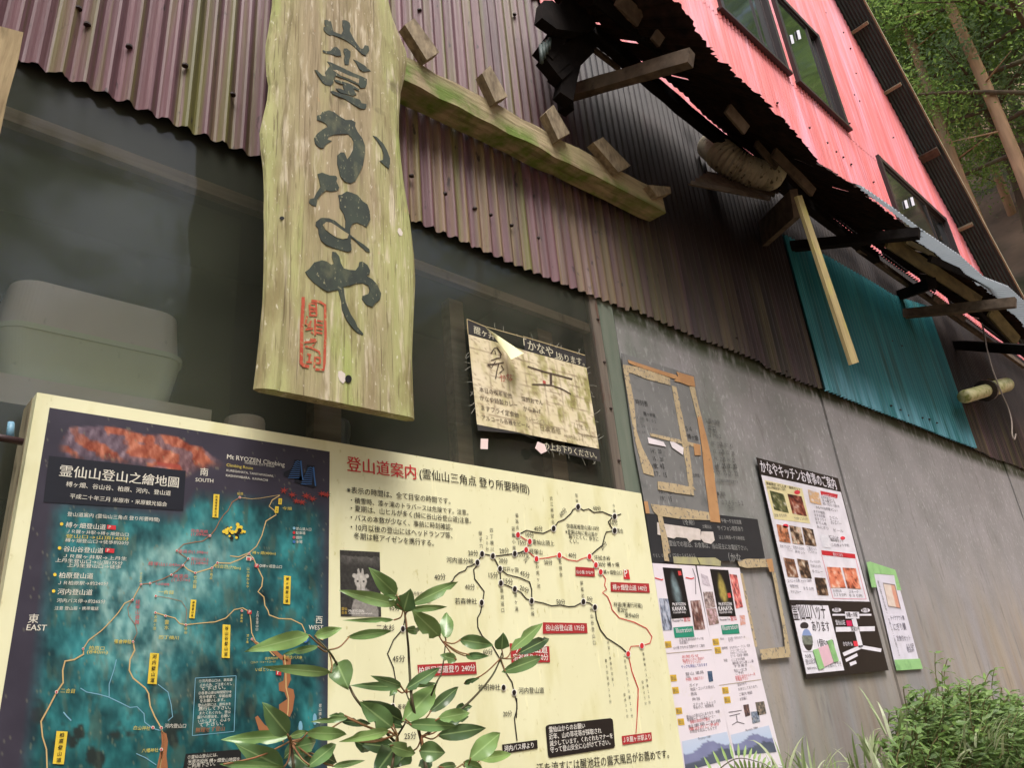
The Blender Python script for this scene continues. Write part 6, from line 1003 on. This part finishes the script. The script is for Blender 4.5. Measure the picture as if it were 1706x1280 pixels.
for i, (cr_, b, t, w, tone) in enumerate(LV):
    pb_, pt_ = cr_(*b), cr_(*t); sc = {CB: 3.368, CS1: 5.0176, CS2: 6.735, CS3: 6.735, CS4: 5.8724}[cr_]; ph = random.uniform(-1, 1)
    y0 = YSH + .02 * ph + (.035 if tone > .6 else -.01); y1 = y0 + random.uniform(-.03, .025)
    leaf(mb, W(*pb_, y0), W(*pt_, y1), pxw(w / sc, y0, pb_) * 1.12, bend=random.uniform(.02, .38), fold=random.uniform(.18, .4), tone=max(0, min(1, .35 + tone * .6)) if tone > -.9 else 0.0)
    h = min(HUBS, key=lambda k: (k[0] - pb_[0]) ** 2 + (k[1] - pb_[1]) ** 2); hw = W(*h, YSH); bw = W(*pb_, y0)
    if (hw - bw).length < .10: pm.tube(dens([hw, hw.lerp(bw, .5) + Vector((0, -.003, -.004)), bw + (W(*pt_, y1) - bw) * .03], 8), .0009, 5, mi=1)
part(mb, 'foliage', m_shrub, sh, smooth=True); part(pm, 'stem', [m_stem, m_petiole], sh, smooth=True)

# grasses at the foot of the wall
m_grass = leafmat('grass_blade', s2l(118, 142, 84), s2l(150, 166, 116), None, .45, .35, s2l(186, 190, 160))
m_weed = leafmat('weed_leaf', s2l(112, 142, 78), s2l(140, 170, 92), None, .5, .4, s2l(84, 106, 66))
def blade(mb, b, d, L, w, droop, tone=0.0, n=6):
    b = Vector(b); d = Vector(d).normalized(); sx = d.cross(Vector((0, 0, 1))); sx = (sx if sx.length > 1e-3 else Vector((1, 0, 0))).normalized(); vs = []; cols = []
    tw = random.uniform(-.7, .7); p = b.copy(); dd = d.copy()
    for i in range(n + 1):
        u = i / n; ww = w / 2 * (1 - u ** 2.2) * (.55 + .45 * min(1, u * 4)); a = sx * math.cos(tw * u) + Vector((0, 0, 1)) * math.sin(tw * u) * .8
        vs += [p - a * ww, p + a * ww]; cols += [(0, tone, 0, 1)] * 2; p = p + dd * (L / n); dd = (dd + Vector((0, 0, -droop / n * (0.4 + 1.6 * u)))).normalized()
    mb.add(vs, [(2 * i, 2 * i + 1, 2 * i + 3, 2 * i + 2) for i in range(n)]); mb.col = cols if mb.col is None else mb.col + cols
def clump(name, label, cat, items, mats):
    g = thing(name, label, cat, items[0]); return g
def tuft(mb, c, r, n, Lr, wr, droop, lean=(0, -0.25), spread=.7):
    for i in range(n):
        a = random.uniform(0, 2 * math.pi); q = r * random.random() ** .5; x, y = c[0] + q * math.cos(a), min(c[1] + q * math.sin(a) * .6, -.03)
        d = (math.cos(a) * spread * random.random() + lean[0], math.sin(a) * spread * random.random() + lean[1], 1); blade(mb, (x, y, c[2] + random.uniform(0, .05)), d, random.uniform(*Lr), random.uniform(*wr), random.uniform(.8, 2.4) * droop, random.random() ** 2 * .9)
# the big bushy clump at the lower right: arching blades below, small leaves above
cpx = W(1590, 1290, -.20); gz = ground_z(cpx.x, -.2)
cl = thing('weed_clump', 'big bushy clump of grass and weeds against the grey wall at lower right', 'plant', (cpx.x, -.2, gz))
mb = MB()
for i in range(44):
    pxx = random.uniform(1450, 1760); pyy = random.uniform(1175, 1330); y = random.uniform(-.34, -.10); c = W(pxx, pyy + 30, y); tuft(mb, (c.x, c.y, c.z - .05), .05, 12, (.05, .12), (.004, .009), 1.0, lean=(random.uniform(-.3, .3), -.35), spread=1.0)
part(mb, 'blades', m_grass, cl)
mb = MB()
def sprig(mb, st, b, d, L, n, ls, lw, tone=0.0):
    b = Vector(b); d = Vector(d).normalized(); p = b.copy(); pts = [p.copy()]
    for i in range(n):
        p = p + d * (L / n); d = (d + Vector((random.uniform(-.25, .25), random.uniform(-.25, .15), random.uniform(-.22, .12)))).normalized(); pts.append(p.copy())
        for s_ in (-1, 1):
            a = random.uniform(0, 6.28); q = Vector((math.cos(a), math.sin(a) - .5, random.uniform(-.3, .7))).normalized(); l = ls * random.uniform(.6, 1.2); leaf(mb, p, p + q * l, lw * random.uniform(.7, 1.2), bend=.15, fold=.2, tone=min(1, max(0, tone + random.uniform(-.2, .35))), n=4, up=(0, -.5, .86))
    st.tube(pts, .0014, 4, cap=False)
st = MB()
for i in range(560):
    t = random.random(); pxx = 1475 + 265 * t; top = np.interp(pxx, [1450, 1500, 1550, 1600, 1650, 1706, 1760], [1215, 1160, 1140, 1135, 1142, 1165, 1190]); pyy = top + random.random() ** .8 * 120 + 8; y = random.uniform(-.30, -.05)
    c = W(pxx, pyy, y); sprig(mb, st, c - Vector((0, 0, .06)), (random.uniform(-.5, .5), random.uniform(-.6, .1), 1), random.uniform(.05, .11), 5, .036, .014, .1 + .5 * random.random())
for px_, py_ in ((1548, 1100), (1562, 1108), (1620, 1128), (1640, 1122), (1560, 1130)):
    c = W(px_, py_, -.12); sprig(mb, st, c - Vector((0, 0, .10)), (random.uniform(-.1, .1), -.1, 1), .12, 4, .04, .013, .1)
part(mb, 'weed_leaves', m_weed, cl); part(st, 'weed_stems', M('weed_stem', s2l(112, 112, 70), s2l(96, 84, 56), (30, 30, 30), rough=.6), cl)
# single long blades leaning out of it
# smaller grass tuft left of it
c = W(1352, 1300, -.10); tg = thing('grass_tuft', 'small tuft of long grass blades below the outline of pale tape', 'plant', (c.x, c.y, ground_z(c.x, c.y)))
mb = MB()
for px_, py_, n_ in ((1352, 1310, 26), (1400, 1320, 14), (1310, 1310, 12), (1455, 1260, 16), (1440, 1310, 20)):
    c = W(px_, py_, random.uniform(-.14, -.08)); tuft(mb, (c.x, c.y, c.z - .02), .03, n_, (.05, .11), (.005, .009), .9, lean=(0, -.15), spread=.9)
part(mb, 'blades', m_grass, tg)
# fern frond in front of the posters
m_fern = leafmat('fern_leaf', s2l(140, 168, 96), s2l(156, 184, 112), None, .5, .4, s2l(120, 150, 84))
f0, f1, f2 = W(1150, 1345, -.20), W(1215, 1270, -.17), W(1300, 1290, -.13)
fe = thing('fern', 'pale green fern frond in front of the right pamphlet poster', 'fern', (f0.x, f0.y, ground_z(f0.x, f0.y)))
Q = dens([f0 - Vector((0.05, 0, .10)), f0, f1, W(1262, 1270, -.15), f2], 46); st = MB(); st.tube(dens([Vector((f0.x - .1, f0.y, ground_z(f0.x, f0.y))), f0 - Vector((0.05, 0, .1))], 6), .002, 5); st.tube(Q, [.0016 * (1 - .7 * i / 45) for i in range(46)], 5); part(st, 'stalk', m_stem, fe)
mb = MB()
for i in range(6, 46, 2):
    t = i / 45; d = (Q[min(i + 1, 45)] - Q[i - 1]).normalized(); vw = (CAM - Q[i]).normalized(); sx = d.cross(vw).normalized(); l = .042 * (math.sin(math.pi * min(1, t * .9 + .12)) ** .7) * (1.05 - .5 * t)
    for s_ in (-1, 1): leaf(mb, Q[i], Q[i] + (sx * s_ + d * .45).normalized() * l,   .0058, bend=.1, fold=.15, tone=random.random() * .5, n=5)
part(mb, 'fronds', m_fern, fe, smooth=True)

# ================================================================ trees
m_bark = M('grey_brown_bark', s2l(112, 94, 78), s2l(80, 66, 56), (9, 9, 2), layers=[(s2l(104, 112, 76), (3, 3, 3), .52, .66, .6)], rough=.9, bump=.4)
m_barkpale = M('pale_conifer_bark', s2l(188, 148, 116), s2l(150, 118, 92), (12, 12, 2), layers=[(s2l(120, 122, 90), (3, 3, 1), .52, .66, .5)], rough=.9, bump=.4)
m_leafA = leafmat('bright_leaf', s2l(136, 172, 84), s2l(172, 198, 110), None, .5, .55, s2l(104, 134, 70)); m_leafB = leafmat('dark_needle', s2l(128, 154, 110), s2l(156, 178, 132), None, .55, .5, s2l(108, 134, 98))
def leaves_np(pts, size, flatn=.6, seed=0):
    """many small pointed leaf faces"""
    rg = np.random.default_rng(seed); n = len(pts); nrm = rg.normal(size=(n, 3)); nrm[:, 2] = np.abs(nrm[:, 2]) + flatn; nrm /= np.linalg.norm(nrm, axis=1)[:, None]; a = rg.normal(size=(n, 3)); a -= nrm * (a * nrm).sum(1)[:, None]; a /= np.linalg.norm(a, axis=1)[:, None]; b = np.cross(nrm, a)
    s = size * rg.uniform(.6, 1.3, n)[:, None]; v = np.stack([pts - a * s, pts + b * s * .42 - a * s * .1, pts + a * s, pts - b * s * .42 - a * s * .1], 1).reshape(-1, 3); mb = MB(); mb.v = [tuple(x) for x in v]; mb.f = [(4 * i, 4 * i + 1, 4 * i + 2, 4 * i + 3) for i in range(n)]; mb.m = [0] * n
    tone = np.repeat(rg.random(n) ** 2, 4); mb.col = np.stack([np.zeros(4 * n), tone, np.zeros(4 * n), np.ones(4 * n)], 1); return mb
def boughs(rg, pts_, n, spread, thick):
    out = []
    for p, d in pts_:
        k = n; u = rg.random(k) ** .7; lat = rg.normal(size=(k, 3)) * spread; lat[:, 2] *= thick; out.append(np.array(p) + np.outer(u, d) + lat * (0.5 + u[:, None]))
    return np.concatenate(out)
def broadleaf(H=7.0, seed=1, nb=26, nl=520, leafs=.055, mleaf=None, spread=.30):
    rg = np.random.default_rng(seed); random.seed(seed); tr = MB(); tp = [Vector((.25 * math.sin(z * .8 + seed), .2 * math.sin(z * .6), z)) for z in np.linspace(0, H * .9, 12)]; tr.tube(tp, [.16 * (1 - .85 * i / 11) for i in range(12)], 9); L = []
    for i in range(nb):
        z = H * (.37 + .58 * i / nb); k = min(int(z / (H * .9) * 11), 10); p = tp[k]; a = i * 2.4 + rg.uniform(-.3, .3); ln_ = (1 - .55 * abs(z / H - .45)) * H * .34 * rg.uniform(.7, 1.15); d = Vector((math.cos(a), math.sin(a), .28)) * ln_
        q = [p, p + d * .35 + Vector((0, 0, .05)), p + d * .7 + Vector((0, 0, -.02 * ln_)), p + d + Vector((0, 0, -.10 * ln_))]; tr.tube(dens(q, 9), [.045 * (1 - .85 * j / 8) for j in range(9)], 6)
        L.append((tuple(p + d * .3), np.array(d * .75) + np.array((0, 0, -.1))))
        for j in range(3):
            s_ = p + d * (.4 + .2 * j); e = Vector((rg.normal() * .45, rg.normal() * .45, rg.normal() * .12)) * ln_ * .5; tr.tube([s_, s_ + e * .6, s_ + e], [.016, .010, .004], 5); L.append((tuple(s_), np.array(e) * 1.1))
    return tr, leaves_np(boughs(rg, L, nl // 4 * 1, spread, .35), leafs, seed=seed)
def conifer(H=13.0, seed=5, bare=.5, nl=90):
    rg = np.random.default_rng(seed); tr = MB(); tp = [Vector((.06 * math.sin(z * .5 + seed), .05 * math.sin(z * .7), z)) for z in np.linspace(-.6, H, 14)]; tr.tube(tp, [.082 * (1 - .7 * i / 13) for i in range(14)], 9); L = []
    n = 46
    for i in range(n):
        t = i / n; z = H * (bare + (1 - bare) * t); a = i * 2.4; ln_ = (1 - t) ** .7 * 1.9 * rg.uniform(.7, 1.2) + .25; p = Vector((0, 0, z)); d = Vector((math.cos(a), math.sin(a), -.12)) * ln_; tr.tube([p, p + d * .6, p + d + Vector((0, 0, -.1))], [.022, .012, .004], 5); L.append((tuple(p + d * .2), np.array(d * .9)))
    for i in range(9): z = H * (.12 + bare * .8 * i / 9); a = i * 2.1; tr.tube([Vector((0, 0, z)), Vector((math.cos(a) * .5, math.sin(a) * .5, z + .05))], [.014, .004], 5)
    return tr, leaves_np(boughs(rg, L, nl, .17, .5), .075, .3, seed)
PROTO = {}
def proto(kind, tr, lf, bark, leafm):
    r = bpy.data.objects.new(kind, None); COL.objects.link(r); t = part(tr, 'trunk', bark, r, smooth=True); c = part(lf, 'crown', leafm, r); PROTO[kind] = [r, False]; return r
def plant(kind, x, y, rz, s, label, cat, group, z=None):
    r, used = PROTO[kind]
    if used:
        o = r.copy(); COL.objects.link(o)
        for ch in r.children: c = ch.copy(); COL.objects.link(c); c.parent = o
    else: o = r; PROTO[kind][1] = True
    o.location = (x, y, (ground_z(x, y) if z is None else z) - .1); o.rotation_euler = (0, 0, rz); o.scale = (s, s, s); return tag(o, label, cat, group)
proto('leafy_tree', *broadleaf(8.5, 1, 28, 2000, .034), m_bark, m_leafA); proto('conifer_tree', *conifer(13.0, 5, .58, 190), m_barkpale, m_leafB); proto('spreading_tree', *broadleaf(9.0, 3, 30, 1300, .042, spread=.26), m_bark, m_leafB)
def ground_hit(px, py):     # where the ray of a photo pixel meets the hillside
    d = W(px, py, 0.0) - CAM; d.normalize(); t = 2.0
    while t < 120:
        p = CAM + d * t
        if p.z < ground_z(p.x, p.y): return p
        t += .1
    return CAM + d * 40
G1 = 'trees on the hillside right of the roof'
def trunk_at(px, py, kind, s, rz, label, dist):
    d = (W(px, py, 0.0) - CAM); d = d * (dist / d.length); p = CAM + d; return plant(kind, p.x, p.y, rz, s, label, 'tree', G1)
trunk_at(1640, 380, 'conifer_tree', 1.15, 0.3, 'conifer with pale orange trunk standing closest to the roof verge', 13.5)
trunk_at(1612, 330, 'conifer_tree', 1.0, 1.9, 'slim conifer trunk partly hidden behind the roof verge', 16.5)
trunk_at(1672, 330, 'conifer_tree', 1.1, 2.8, 'mossy greenish conifer trunk right of the pale orange trunk', 18.5)
trunk_at(1702, 300, 'conifer_tree', 1.25, 4.1, 'brown conifer trunk at the right edge of the photo', 13.0)
trunk_at(1700, 250, 'spreading_tree', .9, .7, 'tree with curved brown trunk and dark spreading boughs at right', 15.5)
rr = random.Random(11); k = 0
while k < 18:
    d_ = rr.uniform(19, 40); px_ = rr.uniform(1450, 1900); py_ = 500; d = W(px_, py_, 0.0) - CAM; d.z = 0; p = CAM + d * (d_ / d.length)
    plant(('conifer_tree', 'conifer_tree', 'conifer_tree', 'leafy_tree')[k % 4], p.x, p.y, rr.uniform(0, 6.28), rr.uniform(.9, 1.35), ('conifer deep in the hillside wood behind the roof', 'conifer deep in the hillside wood behind the roof', 'conifer deep in the hillside wood behind the roof', 'bright green tree deep in the hillside wood behind the roof')[k % 4], 'tree', 'trees of the hillside wood'); k += 1
# bright leafy tree whose boughs hang above the verge
for dist, px_, s, rz, zz, lab in ((12.0, 1715, 1.0, 1.2, None, 'bright green leafy tree overhanging the upper right corner'), (14.0, 1590, 1.1, 3.4, None, 'bright green leafy tree directly behind the roof verge')):
    d = W(px_, 100, 0.0) - CAM; d.z = 0; p = CAM + d * (dist / d.length); plant('leafy_tree', p.x, p.y, rz, s, lab, 'tree', G1)
# wood across the path, seen only as reflections in the windows and sheeting
for i in range(16):
    a = -1.9 + 3.5 * i / 15; r_ = 11 + 4 * ((i * 7) % 5) / 5; x, y = 4.5 + r_ * math.sin(a), -1 - .8 * r_ * math.cos(a)
    plant(('leafy_tree', 'conifer_tree', 'spreading_tree')[i % 3], x, y, i * 1.3, 1.0 + .1 * (i % 4), 'tree of the wood across the path from the hut', 'tree', 'trees across the path', )
